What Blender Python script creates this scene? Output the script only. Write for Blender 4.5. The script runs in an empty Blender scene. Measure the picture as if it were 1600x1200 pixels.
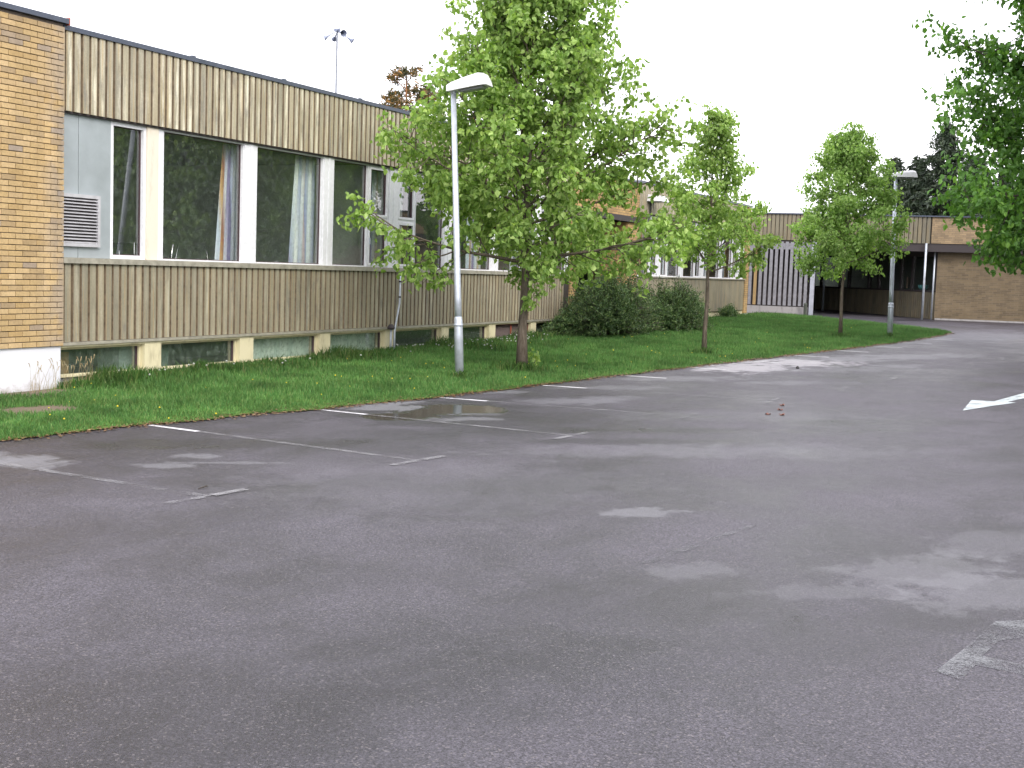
import bpy, math, random
import numpy as np
from mathutils import Vector, Matrix

random.seed(7)
SC = bpy.context.scene
COL = SC.collection

# ------------------------------------------------------------------ camera
# world: X runs along the classroom facade (away from the camera), Y towards
# the building, Z up; the camera stands at the origin, 1.8 m above the asphalt
F = 2050.0 / 1600.0
RIGHT = Vector((0.41956, -0.90710, 0.03370))
FWD = Vector((0.90537, 0.41571, -0.08610))
FWD = (FWD - RIGHT * FWD.dot(RIGHT)).normalized()
RIGHT.normalize()
UP = RIGHT.cross(FWD)
CAM = Vector((0, 0, 1.8))
cd = bpy.data.cameras.new('camera')
cd.sensor_width = 36.0
cd.lens = 36.0 * F
cd.clip_start = 0.1
cd.clip_end = 2000
cam = bpy.data.objects.new('camera', cd)
COL.objects.link(cam)
M3 = Matrix((RIGHT, UP, -FWD)).transposed()
cam.matrix_world = Matrix.Translation(CAM) @ M3.to_4x4()
SC.camera = cam

# ------------------------------------------------------------------ light
SUN_EL, SUN_AZ = math.radians(38), math.radians(235)   # direction the light comes from
w = bpy.data.worlds.new('World')
SC.world = w
w.use_nodes = True
nt = w.node_tree
bg = nt.nodes['Background']
sky = nt.nodes.new('ShaderNodeTexSky')
sky.sky_type = 'NISHITA'
sky.sun_disc = False
sky.sun_elevation = SUN_EL
sky.sun_rotation = math.radians(215)
sky.dust_density = 3
mixw = nt.nodes.new('ShaderNodeMix')
mixw.data_type = 'RGBA'
mixw.inputs[0].default_value = 0.88
mixw.inputs[7].default_value = (9.2, 9.0, 9.5, 1)   # even bright overcast
nt.links.new(sky.outputs[0], mixw.inputs[6])
nt.links.new(mixw.outputs[2], bg.inputs[0])
bg.inputs[1].default_value = 0.12
sl = bpy.data.lights.new('sun', 'SUN')
sl.energy = 0.9
sl.angle = math.radians(18)
sl.color = (1.0, 0.95, 0.86)
sun = bpy.data.objects.new('sun', sl)
COL.objects.link(sun)
sdir = Vector((math.cos(SUN_AZ) * math.cos(SUN_EL), math.sin(SUN_AZ) * math.cos(SUN_EL), math.sin(SUN_EL)))
sun.rotation_euler = sdir.to_track_quat('Z', 'Y').to_euler()
SC.view_settings.view_transform = 'Standard'
SC.view_settings.look = 'None'
SC.view_settings.gamma = 1
SC.view_settings.exposure = 1.35
SC.view_settings.use_curve_mapping = False


# ------------------------------------------------------------------ ground shape
def G(x):
    """height of the car park: level near the camera, rising 1 cm per metre further on"""
    x = min(x, 62.0)
    return .015 * math.log(1 + math.exp((x - 16) / 1.5))


def ray(px, py):
    return RIGHT * ((px - 800) / 2050.0) + UP * (-(py - 600) / 2050.0) + FWD


def gr(px, py):
    """point of the ground seen at that place of the photograph"""
    d = ray(px, py)
    z = 0.0
    for _ in range(40):
        p = CAM + d * ((z - CAM.z) / d.z)
        z = .5 * z + .5 * G(p.x)
    return CAM + d * ((z - CAM.z) / d.z)


def aty(px, py, Y):
    d = ray(px, py)
    return CAM + d * (Y / d.y)


def smooth(a, b, x):
    t = max(0.0, min(1.0, (x - a) / (b - a)))
    return t * t * (3 - 2 * t)


EDGE = [(-30, 16.5), (-5, 12.3), (5, 10.45), (9.33, 9.68), (11.18, 9.44), (13.7, 8.92), (16.05, 8.49), (18.75, 8.11),
        (21.33, 7.73), (24.04, 7.32), (26.33, 6.95), (29.18, 6.5), (33.15, 5.86), (37.43, 5.22), (41.5, 4.86), (44.2, 4.78)]


def edge_y(x):
    for (x0, y0), (x1, y1) in zip(EDGE, EDGE[1:]):
        if x0 <= x <= x1:
            return y0 + (y1 - y0) * (x - x0) / (x1 - x0)
    return EDGE[-1][1]


FAR = [(44.2, 4.78), (46.3, 6.3), (48.6, 8.9), (50.2, 11.2), (50.8, 13.5), (51.0, 16)]   # far rim of the lawn


def far_x(y):
    for (x0, y0), (x1, y1) in zip(FAR, FAR[1:]):
        if y0 <= y <= y1:
            return x0 + (x1 - x0) * (y - y0) / (y1 - y0)
    return 44.2 if y < 4.78 else 51.0


def lawn_z(x, y):
    e = edge_y(x)
    t = smooth(e, 12.4, y)
    rise = .07 * t * smooth(13.0, 14.2, x) + .02 * smooth(e, e + .3, y)
    return G(x) + rise + .012 + .012 * math.sin(x * 2.1 + y) * math.sin(y * 1.7) * t


# ------------------------------------------------------------------ helpers
def wloc(o):
    v = Vector((0, 0, 0))
    while o is not None:
        v += Vector(o.location)
        o = o.parent
    return v


def tag(o, label=None, cat=None, group=None, kind=None):
    if label: o['label'] = label
    if cat: o['category'] = cat
    if group: o['group'] = group
    if kind: o['kind'] = kind
    return o


def thing(name, loc, label, cat, group=None):
    o = bpy.data.objects.new(name, None)
    o.empty_display_size = .2
    o.location = loc
    COL.objects.link(o)
    return tag(o, label, cat, group)


class MB:
    def __init__(s):
        s.v = []; s.f = []; s.m = []

    def face(s, pts, m=0):
        n = len(s.v)
        s.v += [tuple(p) for p in pts]
        s.f.append(tuple(range(n, n + len(pts)))); s.m.append(m)

    def box(s, x0, x1, y0, y1, z0, z1, m=0):
        n = len(s.v)
        s.v += [(x, y, z) for z in (z0, z1) for y in (y0, y1) for x in (x0, x1)]
        for q in ((0, 2, 3, 1), (4, 5, 7, 6), (0, 1, 5, 4), (2, 6, 7, 3), (0, 4, 6, 2), (1, 3, 7, 5)):
            s.f.append(tuple(n + i for i in q)); s.m.append(m)
        return s

    def hexa(s, P, m=0):
        """eight corners in box() order"""
        n = len(s.v)
        s.v += [tuple(p) for p in P]
        for q in ((0, 2, 3, 1), (4, 5, 7, 6), (0, 1, 5, 4), (2, 6, 7, 3), (0, 4, 6, 2), (1, 3, 7, 5)):
            s.f.append(tuple(n + i for i in q)); s.m.append(m)
        return s

    def tube(s, pts, rad, n=8, cap=True, m=0):
        pts = [Vector(p) for p in pts]
        if not hasattr(rad, '__len__'): rad = [rad] * len(pts)
        rings = []
        prev = None
        for i, p in enumerate(pts):
            d = (pts[min(i + 1, len(pts) - 1)] - pts[max(i - 1, 0)])
            if d.length < 1e-9: d = Vector((0, 0, 1))
            d.normalize()
            if prev is None:
                a = d.cross(Vector((0, 0, 1)))
                if a.length < .05: a = d.cross(Vector((1, 0, 0)))
            else:
                a = prev - d * prev.dot(d)
            a.normalize(); prev = a
            b = d.cross(a)
            k = len(s.v)
            for j in range(n):
                t = 2 * math.pi * j / n
                s.v.append(tuple(p + (a * math.cos(t) + b * math.sin(t)) * rad[i]))
            rings.append(k)
        for k0, k1 in zip(rings, rings[1:]):
            for j in range(n):
                s.f.append((k0 + j, k0 + (j + 1) % n, k1 + (j + 1) % n, k1 + j)); s.m.append(m)
        if cap:
            s.f.append(tuple(rings[0] + j for j in reversed(range(n)))); s.m.append(m)
            s.f.append(tuple(rings[-1] + j for j in range(n))); s.m.append(m)
        return s

    def extrude(s, poly, z0, z1, m=0):
        n = len(s.v); k = len(poly)
        s.v += [(x, y, z0) for x, y in poly] + [(x, y, z1) for x, y in poly]
        s.f.append(tuple(n + i for i in reversed(range(k)))); s.m.append(m)
        s.f.append(tuple(n + k + i for i in range(k))); s.m.append(m)
        for i in range(k):
            j = (i + 1) % k
            s.f.append((n + i, n + j, n + k + j, n + k + i)); s.m.append(m)
        return s

    def build(s, name, mats, parent=None, smooth=False, origin=None, bevel=0, local=False):
        me = bpy.data.meshes.new(name)
        off = origin if origin is not None else (wloc(parent) if parent is not None else Vector((0, 0, 0)))
        if local: off = (0, 0, 0)
        me.from_pydata([(x - off[0], y - off[1], z - off[2]) for x, y, z in s.v], [], s.f)
        if not isinstance(mats, (list, tuple)): mats = [mats]
        for m_ in mats: me.materials.append(m_)
        if len(mats) > 1: me.polygons.foreach_set('material_index', s.m)
        if smooth: me.polygons.foreach_set('use_smooth', [True] * len(me.polygons))
        me.update()
        o = bpy.data.objects.new(name, me)
        COL.objects.link(o)
        if parent is not None: o.parent = parent
        if origin is not None:
            o.location = Vector(origin) - (wloc(parent) if parent is not None else Vector((0, 0, 0)))
        if bevel:
            b = o.modifiers.new('bevel', 'BEVEL'); b.width = bevel; b.segments = 2
        return o


def box(name, mat, parent, *a, bevel=0, **k):
    return MB().box(*a).build(name, mat, parent, bevel=bevel, **k)


def inst(o, parent, world):
    """another part sharing the mesh of o"""
    c = o.copy()
    COL.objects.link(c)
    c.parent = parent
    c.location = Vector(world) - wloc(parent)
    return c


# ------------------------------------------------------------------ materials
class NT:
    def __init__(s, name):
        s.mat = bpy.data.materials.new(name)
        s.mat.use_nodes = True
        s.t = s.mat.node_tree
        s.p = s.t.nodes['Principled BSDF']
        s.out = s.t.nodes['Material Output']

    def n(s, typ, **kw):
        nd = s.t.nodes.new(typ)
        for k, v in kw.items(): setattr(nd, k, v)
        return nd

    def set(s, sock, v):
        if isinstance(v, bpy.types.NodeSocket): s.t.links.new(v, sock)
        elif v is not None:
            if isinstance(v, tuple) and len(v) == 3 and sock.type == 'RGBA': v = v + (1,)
            sock.default_value = v

    def math(s, op, a, b=None, c=None, clamp=False):
        nd = s.n('ShaderNodeMath', operation=op, use_clamp=clamp)
        s.set(nd.inputs[0], a); s.set(nd.inputs[1], b)
        if c is not None: s.set(nd.inputs[2], c)
        return nd.outputs[0]

    def pos(s, scale=(1, 1, 1), obj=False):
        if obj: src = s.n('ShaderNodeTexCoord').outputs['Object']
        else: src = s.n('ShaderNodeNewGeometry').outputs['Position']
        m = s.n('ShaderNodeMapping')
        m.inputs['Scale'].default_value = scale
        s.t.links.new(src, m.inputs[0])
        return m.outputs[0]

    def noise(s, vec, scale, detail=3, rough=.55, dist=0):
        nd = s.n('ShaderNodeTexNoise')
        s.set(nd.inputs['Vector'], vec)
        nd.inputs['Scale'].default_value = scale
        nd.inputs['Detail'].default_value = detail
        nd.inputs['Roughness'].default_value = rough
        nd.inputs['Distortion'].default_value = dist
        return nd.outputs[0]

    def ramp(s, x, a, b, lo=0.0, hi=1.0, sm=True):
        nd = s.n('ShaderNodeMapRange')
        if sm: nd.interpolation_type = 'SMOOTHSTEP'
        s.set(nd.inputs[0], x)
        nd.inputs[1].default_value = a; nd.inputs[2].default_value = b
        nd.inputs[3].default_value = lo; nd.inputs[4].default_value = hi
        return nd.outputs[0]

    def mix(s, fac, a, b, mode='MIX'):
        nd = s.n('ShaderNodeMix', data_type='RGBA', blend_type=mode)
        s.set(nd.inputs[0], fac); s.set(nd.inputs[6], a); s.set(nd.inputs[7], b)
        return nd.outputs[2]

    def rand(s):
        a = s.n('ShaderNodeObjectInfo').outputs['Random']
        b = s.n('ShaderNodeNewGeometry').outputs['Random Per Island']
        return s.math('FRACT', s.math('ADD', a, b))

    def cramp(s, x, stops):
        nd = s.n('ShaderNodeValToRGB')
        e = nd.color_ramp.elements
        while len(e) < len(stops): e.new(.5)
        for i, (p_, c) in enumerate(stops):
            e[i].position = p_; e[i].color = c + (1,)
        s.set(nd.inputs[0], x)
        return nd.outputs[0]

    def bump(s, h, strength, dist=.01):
        nd = s.n('ShaderNodeBump')
        nd.inputs['Strength'].default_value = strength
        nd.inputs['Distance'].default_value = dist
        s.set(nd.inputs['Height'], h)
        s.t.links.new(nd.outputs[0], s.p.inputs['Normal'])

    def done(s, col=None, rough=None, metal=None, spec=None):
        s.set(s.p.inputs['Base Color'], col)
        s.set(s.p.inputs['Roughness'], rough)
        s.set(s.p.inputs['Metallic'], metal)
        s.set(s.p.inputs['Specular IOR Level'], spec)
        return s.mat


def plain(name, col, rough=.6, metal=0.0, var=.12, scale=6.0, bump=0.0, spec=.4):
    m = NT(name)
    p = m.pos()
    v = m.noise(p, scale, 5, .6)
    f = m.ramp(v, .3, .7, 1 - var, 1 + var, sm=False)
    c = m.mix(1.0, col, f, 'MULTIPLY')
    if bump: m.bump(m.noise(p, scale * 12, 3), bump, .004)
    return m.done(c, m.ramp(v, .3, .7, rough * .85, min(1, rough * 1.1)), metal, spec)


def mat_brick():
    m = NT('yellow_brick')
    r = m.rand()
    c = m.cramp(r, [(0, (.42, .29, .135)), (.25, (.50, .36, .185)), (.5, (.45, .32, .155)), (.75, (.54, .395, .215)), (.9, (.37, .265, .14)), (1, (.33, .27, .215))])
    p = m.pos()
    # greyed, weathered bricks towards the corner of the block
    sx = m.n('ShaderNodeSeparateXYZ'); m.t.links.new(p, sx.inputs[0])
    cor = m.math('MULTIPLY', m.ramp(sx.outputs[0], 12.75, 13.35), m.ramp(m.noise(p, 3.5, 2), .35, .6))
    c = m.mix(m.math('MULTIPLY', cor, .7), c, (.33, .28, .235))
    f = m.ramp(m.noise(p, 40, 4, .7), .3, .7, .8, 1.12, sm=False)
    c = m.mix(1.0, c, f, 'MULTIPLY')
    f = m.ramp(m.noise(m.pos((3, 3, .6)), 1.2, 4), .35, .7, .86, 1.06, sm=False)
    c = m.mix(1.0, c, f, 'MULTIPLY')
    m.bump(m.noise(p, 120, 3), .35, .004)
    return m.done(c, .85, 0.0, .25)


def mat_brickwall(axis='x', dark=1.0, base=(.52, .34, .15), name='brickwork'):
    m = NT(name)
    p = m.pos()
    sx = m.n('ShaderNodeSeparateXYZ'); m.t.links.new(p, sx.inputs[0])
    cb = m.n('ShaderNodeCombineXYZ')
    m.t.links.new(m.math('ADD', sx.outputs[0], sx.outputs[1]), cb.inputs[0])
    m.t.links.new(sx.outputs[2], cb.inputs[1])
    b = m.n('ShaderNodeTexBrick')
    m.t.links.new(cb.outputs[0], b.inputs[0])
    b.inputs['Scale'].default_value = 1
    b.inputs['Brick Width'].default_value = .239
    b.inputs['Row Height'].default_value = .073
    b.inputs['Mortar Size'].default_value = .006
    b.inputs['Mortar Smooth'].default_value = .2
    b.inputs['Color1'].default_value = (base[0] * dark, base[1] * dark, base[2] * dark, 1)
    b.inputs['Color2'].default_value = (base[0] * .72 * dark, base[1] * .74 * dark, base[2] * .8 * dark, 1)
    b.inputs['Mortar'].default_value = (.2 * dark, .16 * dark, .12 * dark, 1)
    f = m.ramp(m.noise(p, 1.4, 6, .65), .3, .7, .72, 1.15, sm=False)
    c = m.mix(1.0, b.outputs[0], f, 'MULTIPLY')
    m.bump(m.math('SUBTRACT', 1.0, b.outputs['Fac']), .6, .008)
    return m.done(c, .9, 0.0, .2)


def mat_cladding(name='cladding_metal', tone=1.0, chalk=1.0, axis=(1, 1)):
    """weathered beige sheet metal with chalky vertical runs and brown edges"""
    m = NT(name)
    p = m.pos()
    r = m.rand()
    base = m.cramp(r, [(0, (.29, .265, .19)), (.4, (.36, .325, .23)), (.7, (.26, .24, .18)), (1, (.40, .355, .25))])
    n1 = m.noise(m.pos((14, 14, .9)), 1.0, 4, .6)
    n2 = m.noise(m.pos((34, 34, .7)), 1.0, 3, .6)
    n3 = m.noise(m.pos((.9, .9, 1.3)), 1.0, 3)
    ch = m.math('MULTIPLY', m.ramp(n1, .46, .60), m.ramp(n3, .36, .56))
    c = m.mix(m.math('MULTIPLY', ch, .35 * chalk), base, (.72, .67, .52))
    ox = m.n('ShaderNodeSeparateXYZ'); m.t.links.new(m.pos((1, 1, 1), obj=True), ox.inputs[0])
    rr = m.n('ShaderNodeObjectInfo').outputs['Random']
    kx = m.math('MULTIPLY', m.ramp(ox.outputs[0], -.045, .005), m.ramp(ox.outputs[0], .03, .052, 1, 0))
    gz = m.n('ShaderNodeNewGeometry'); sz_ = m.n('ShaderNodeSeparateXYZ'); m.t.links.new(gz.outputs['Position'], sz_.inputs[0])
    zv = m.math('ADD', m.math('MULTIPLY', rr, 37.0), m.math('MULTIPLY', sz_.outputs[2], 1.3))
    cz = m.n('ShaderNodeCombineXYZ'); m.t.links.new(zv, cz.inputs[0]); m.t.links.new(m.math('MULTIPLY', ox.outputs[0], 9.0), cz.inputs[1])
    kz = m.ramp(m.noise(cz.outputs[0], 1.0, 4, .6), .38, .60)
    amp = m.math('FRACT', m.math('MULTIPLY', rr, 7.31))
    kk = m.math('MULTIPLY', m.math('MULTIPLY', kx, kz), m.math('MULTIPLY', m.ramp(amp, .1, .9, .1, 1, sm=False), .95 * chalk))
    c = m.mix(kk, c, (.78, .74, .58))
    yl = m.math('MULTIPLY', m.ramp(n2, .5, .64), .55)
    c = m.mix(yl, c, (.42, .31, .16))
    dk = m.math('MULTIPLY', m.ramp(m.noise(m.pos((5, 5, 1.6)), 1.0, 5, .7), .5, .72), .55)
    c = m.mix(dk, c, (.17, .16, .15))
    c = m.mix(1.0, c, m.ramp(m.noise(p, 60, 3), .3, .7, .88 * tone, 1.08 * tone, sm=False), 'MULTIPLY')
    return m.done(c, m.ramp(n1, .3, .7, .45, .7), 0.15, .35)


def mat_asphalt():
    m = NT('asphalt')
    P = m.pos()
    big = m.noise(m.pos((1, 1.5, 1)), .28, 5, .6, .6)
    mid = m.noise(P, 1.3, 5, .65)
    fine = m.noise(P, 110, 3, .8)
    grain = m.noise(P, 420, 1, .9)
    vor = m.n('ShaderNodeTexVoronoi'); vor.inputs['Scale'].default_value = 120
    m.t.links.new(P, vor.inputs['Vector'])
    stone = m.n('ShaderNodeSeparateColor'); m.t.links.new(vor.outputs['Color'], stone.inputs[0])
    c = m.mix(m.ramp(big, .40, .60), (.033, .0305, .038), (.056, .052, .063))
    pat = m.noise(m.pos((1, 1.4, 1)), .75, 6, .62, .8)
    c = m.mix(1.0, c, m.ramp(pat, .36, .64, .72, 1.22, sm=False), 'MULTIPLY')
    c = m.mix(1.0, c, m.ramp(mid, .3, .7, .86, 1.13, sm=False), 'MULTIPLY')
    c = m.mix(1.0, c, m.ramp(fine, .25, .75, .35, 1.75, sm=False), 'MULTIPLY')
    c = m.mix(1.0, c, m.ramp(m.noise(P, 48, 3, .75), .3, .7, .62, 1.4, sm=False), 'MULTIPLY')
    c = m.mix(1.0, c, m.ramp(stone.outputs[0], 0, 1, .5, 1.55, sm=False), 'MULTIPLY')
    c = m.mix(m.ramp(stone.outputs[1], .93, .985, 0, .6), c, (.19, .17, .17))
    rough = m.math('ADD', m.ramp(big, .40, .60, .42, .58), m.ramp(pat, .36, .64, -.06, .05))
    rough = m.math('ADD', rough, m.ramp(mid, .3, .7, -.05, .05))
    jit = m.math('SUBTRACT', m.noise(P, 3.2, 7, .72), .5)
    jit2 = m.math('SUBTRACT', m.noise(m.pos((.7, 1.6, 1)), 1.1, 7, .7), .5)

    def mask(px, py, a, b, soft=.35, jag=3.0):
        C = gr(px, py)
        u = (gr(px + a, py) - gr(px - a, py)) / 2
        v = (gr(px, py - b) - gr(px, py + b)) / 2
        mt = Matrix(((u.x, v.x), (u.y, v.y))).inverted()
        sub = m.n('ShaderNodeVectorMath', operation='SUBTRACT')
        m.t.links.new(P, sub.inputs[0]); sub.inputs[1].default_value = (C.x, C.y, 0)
        q = []
        for i in range(2):
            d = m.n('ShaderNodeVectorMath', operation='DOT_PRODUCT')
            m.t.links.new(sub.outputs[0], d.inputs[0])
            d.inputs[1].default_value = (mt[i][0], mt[i][1], 0)
            q.append(d.outputs['Value'])
        r2 = m.math('ADD', m.math('MULTIPLY', q[0], q[0]), m.math('MULTIPLY', q[1], q[1]))
        r = m.math('SQRT', r2)
        r = m.math('ADD', r, m.math('MULTIPLY', jit, jag))
        r = m.math('ADD', r, m.math('MULTIPLY', jit2, jag * .7))
        return m.ramp(r, 1 - soft, 1 + soft * .6, 1, 0)

    # damp and wet areas: darker and glossier
    WET = [(670, 642, 150, 24, .6, .5), (330, 693, 260, 9, .8, .45), (1120, 673, 300, 4, .8, .7), (960, 690, 160, 5, .7, .6), (1250, 752, 220, 14, .45, .8),
           (1010, 940, 260, 40, .4, .8), (1440, 965, 170, 26, .5, .5), (620, 905, 170, 30, .35, .8), (930, 800, 160, 20, .3, .6), (1500, 860, 240, 35, .35, .6),
           (1290, 1010, 200, 40, .3, .6), (420, 1100, 420, 110, .25, .9), (150, 860, 260, 60, .2, .8), (1380, 660, 200, 5, .5, .6), (1190, 590, 120, 4, .4, .5)]
    for px, py, a, b, st, soft in WET:
        k = mask(px, py, a, b, soft)
        c = m.mix(m.math('MULTIPLY', k, st), c, (.022, .020, .024))
        rough = m.math('SUBTRACT', rough, m.math('MULTIPLY', k, .16 * st))
    # standing water
    pud = None
    for px, py, a, b in [(628, 651, 62, 6), (700, 640, 95, 9)]:
        k = mask(px, py, a, b, .15, .8)
        pud = k if pud is None else m.math('MAXIMUM', pud, k)
    # dry, dusty or sanded patches: pale
    DRY = [(600, 636, 64, 7, .8), (612, 629, 50, 4, .8), (735, 655, 62, 2.6, .6), (740, 647, 40, 1.5, .5), (45, 722, 62, 9, .8), (-20, 715, 60, 8, .7), (305, 712, 46, 4, .55),
           (255, 728, 52, 4, .55), (365, 723, 80, 2, .45), (775, 612, 40, 3, .6), (900, 627, 75, 4.5, .5), (960, 622, 60, 3, .35),
           (1160, 575, 80, 7, .95), (1240, 567, 90, 6, .95), (1330, 561, 70, 4, .75), (1420, 559, 70, 2.6, .6), (1070, 591, 90, 4, .6), (960, 606, 90, 3, .45), (1430, 556, 110, 3, .7), (1230, 598, 90, 3, .4), (1300, 578, 90, 4, .35),
           (1400, 572, 45, 3, .5), (1530, 527, 90, 7, .45), (1520, 545, 60, 3, .3), (997, 800, 56, 7, .55), (1065, 890, 66, 12, .28), (1440, 893, 135, 27, .34), (1560, 925, 150, 32, .36),
           (1570, 850, 110, 22, .25), (1330, 925, 150, 12, .22), (1200, 705, 240, 12, .2), (700, 760, 300, 40, .12), (1000, 705, 220, 10, .2), (1150, 650, 200, 8, .15)]
    for i, (px, py, a, b, st) in enumerate(DRY):
        k = m.math('MULTIPLY', mask(px, py, a, b, .38, 3.2), st)
        c = m.mix(k, c, (.30, .29, .31) if st > .9 else (.165, .165, .18))
        rough = m.math('ADD', rough, m.math('MULTIPLY', k, .12))
        if i < 4: pud = m.math('MULTIPLY', pud, m.math('SUBTRACT', 1.0, m.math('MINIMUM', m.math('MULTIPLY', k, 1.6), 1.0)))
    c = m.mix(m.math('MULTIPLY', pud, .75), c, (.03, .027, .025))
    rough = m.math('MULTIPLY', rough, m.math('SUBTRACT', 1.0, m.math('MULTIPLY', pud, .9)))
    h = m.math('ADD', m.math('MULTIPLY', fine, .6), m.math('MULTIPLY', vor.outputs['Distance'], .5))
    h = m.math('MULTIPLY', h, m.math('SUBTRACT', 1.0, m.math('MULTIPLY', pud, .97)))
    m.bump(h, .8, .010)
    return m.done(c, rough, 0.0, .34)


def mat_leaf(name, stops, trans=.35, rough=.5):
    m = NT(name)
    g = m.n('ShaderNodeNewGeometry')
    c = m.cramp(g.outputs['Random Per Island'], stops)
    f = m.ramp(m.noise(m.pos(), .9, 3), .3, .7, .78, 1.2, sm=False)
    c = m.mix(1.0, c, f, 'MULTIPLY')
    m.done(c, rough, 0.0, .35)
    tr = m.n('ShaderNodeBsdfTranslucent')
    hc = m.mix(1.0, c, (1.25, 1.35, .6), 'MULTIPLY')
    m.t.links.new(hc, tr.inputs[0])
    ms = m.n('ShaderNodeMixShader'); ms.inputs[0].default_value = trans
    m.t.links.new(m.p.outputs[0], ms.inputs[1]); m.t.links.new(tr.outputs[0], ms.inputs[2])
    m.t.links.new(ms.outputs[0], m.out.inputs[0])
    return m.mat


def mat_bark(name, a, b):
    m = NT(name)
    n1 = m.noise(m.pos((9, 9, 2)), 3, 5, .7)
    c = m.mix(m.ramp(n1, .3, .7), a, b)
    lich = m.ramp(m.noise(m.pos(), 5, 4), .56, .7)
    c = m.mix(m.math('MULTIPLY', lich, .35), c, (.16, .17, .10))
    m.bump(n1, .7, .02)
    return m.done(c, .9, 0, .2)


def mat_glass(name='window_glass', tint=(1, 1, 1), dust_haze=.07):
    m = NT(name)
    tr = m.n('ShaderNodeBsdfTransparent'); tr.inputs[0].default_value = tint + (1,)
    gl = m.n('ShaderNodeBsdfGlossy'); gl.inputs['Roughness'].default_value = .015
    # old panes are never quite flat
    b = m.n('ShaderNodeBump'); b.inputs['Strength'].default_value = .05; b.inputs['Distance'].default_value = .01
    m.t.links.new(m.noise(m.pos(), 1.3, 1), b.inputs['Height']); m.t.links.new(b.outputs[0], gl.inputs['Normal'])
    geo = m.n('ShaderNodeNewGeometry')
    dt = m.n('ShaderNodeVectorMath', operation='DOT_PRODUCT')
    m.t.links.new(geo.outputs['Incoming'], dt.inputs[0]); m.t.links.new(geo.outputs['Normal'], dt.inputs[1])
    cs = m.math('SUBTRACT', 1.0, m.math('ABSOLUTE', dt.outputs['Value']))
    k = m.math('ADD', m.math('MULTIPLY', m.math('POWER', cs, 5.0), .9), .05)   # Schlick, both surfaces of a double pane
    k = m.math('MULTIPLY', k, 2.7, clamp=True)
    k = m.math('MULTIPLY', k, m.math('SUBTRACT', 1.0, geo.outputs['Backfacing']))
    df = m.n('ShaderNodeBsdfDiffuse'); df.inputs[0].default_value = (.25, .30, .27, 1)  # dust film, tinted to paint a soft grey-green reflection into the glass
    ms0 = m.n('ShaderNodeMixShader')
    m.t.links.new(m.ramp(m.noise(m.pos(), 9, 5, .7), .42, .8, dust_haze * .5, dust_haze * 2.2), ms0.inputs[0])
    m.t.links.new(tr.outputs[0], ms0.inputs[1]); m.t.links.new(df.outputs[0], ms0.inputs[2])
    ms = m.n('ShaderNodeMixShader')
    m.t.links.new(k, ms.inputs[0])
    m.t.links.new(ms0.outputs[0], ms.inputs[1]); m.t.links.new(gl.outputs[0], ms.inputs[2])
    m.t.links.new(ms.outputs[0], m.out.inputs[0])
    return m.mat


def mat_paint(name, cover, col=(.58, .60, .60)):
    """worn road paint: chipped away where the noise is low, along with tyre wear"""
    m = NT(name)
    P = m.pos()
    n1 = m.noise(P, 90, 3, .8)
    n2 = m.noise(P, 3.0, 4, .6)
    v = m.math('ADD', m.math('MULTIPLY', n1, .55), m.math('MULTIPLY', n2, .45))
    a = m.ramp(v, .5 - (cover - .5) * .3 - .05, .5 - (cover - .5) * .3 + .12)
    a = m.math('MULTIPLY', a, min(1, cover + .2))
    m.done(m.mix(1.0, col, m.ramp(n2, .3, .7, .8, 1.1, sm=False), 'MULTIPLY'), .6, 0, .3)
    m.t.links.new(a, m.p.inputs['Alpha'])
    return m.mat


def mat_lawnsoil():
    m = NT('lawn_soil')
    P = m.pos()
    n = m.noise(P, 1.1, 5, .65)
    c = m.mix(m.ramp(n, .35, .65), (.045, .09, .02), (.08, .13, .03))
    c = m.mix(1.0, c, m.ramp(m.noise(P, 30, 4, .7), .3, .7, .6, 1.3, sm=False), 'MULTIPLY')
    # trodden bare earth by the plinth and a thin brown rim along the asphalt
    for (px, py, a, b) in [(55, 645, 50, 9), (60, 620, 45, 8)]:
        C = gr(px, py)
        d = m.n('ShaderNodeVectorMath', operation='SUBTRACT'); m.t.links.new(P, d.inputs[0]); d.inputs[1].default_value = (C.x, C.y, C.z)
        mp = m.n('ShaderNodeVectorMath', operation='MULTIPLY'); m.t.links.new(d.outputs[0], mp.inputs[0]); mp.inputs[1].default_value = (1.5, 2.2, 0)
        ln = m.n('ShaderNodeVectorMath', operation='LENGTH'); m.t.links.new(mp.outputs[0], ln.inputs[0])
        k = m.ramp(m.math('ADD', ln.outputs['Value'], m.math('MULTIPLY', m.math('SUBTRACT', m.noise(P, 4, 4), .5), 1.4)), .7, 1.1, 1, 0)
        c = m.mix(k, c, (.17, .14, .105))
    m.bump(m.noise(P, 60, 3), .8, .02)
    return m.done(c, .95, 0, .1)


def mat_grass(name, stops):
    m = NT(name)
    g = m.n('ShaderNodeNewGeometry')
    c = m.cramp(g.outputs['Random Per Island'], stops)
    c = m.mix(1.0, c, m.ramp(m.noise(m.pos(), 1.1, 6, .75), .32, .68, .5, 1.35, sm=False), 'MULTIPLY')
    c = m.mix(m.ramp(m.noise(m.pos(), 2.3, 4), .56, .74, 0, .5), c, (.13, .20, .05))
    m.done(c, .6, 0, .25)
    tr = m.n('ShaderNodeBsdfTranslucent'); m.t.links.new(c, tr.inputs[0])
    ms = m.n('ShaderNodeMixShader'); ms.inputs[0].default_value = .3
    m.t.links.new(m.p.outputs[0], ms.inputs[1]); m.t.links.new(tr.outputs[0], ms.inputs[2])
    m.t.links.new(ms.outputs[0], m.out.inputs[0])
    return m.mat


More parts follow.
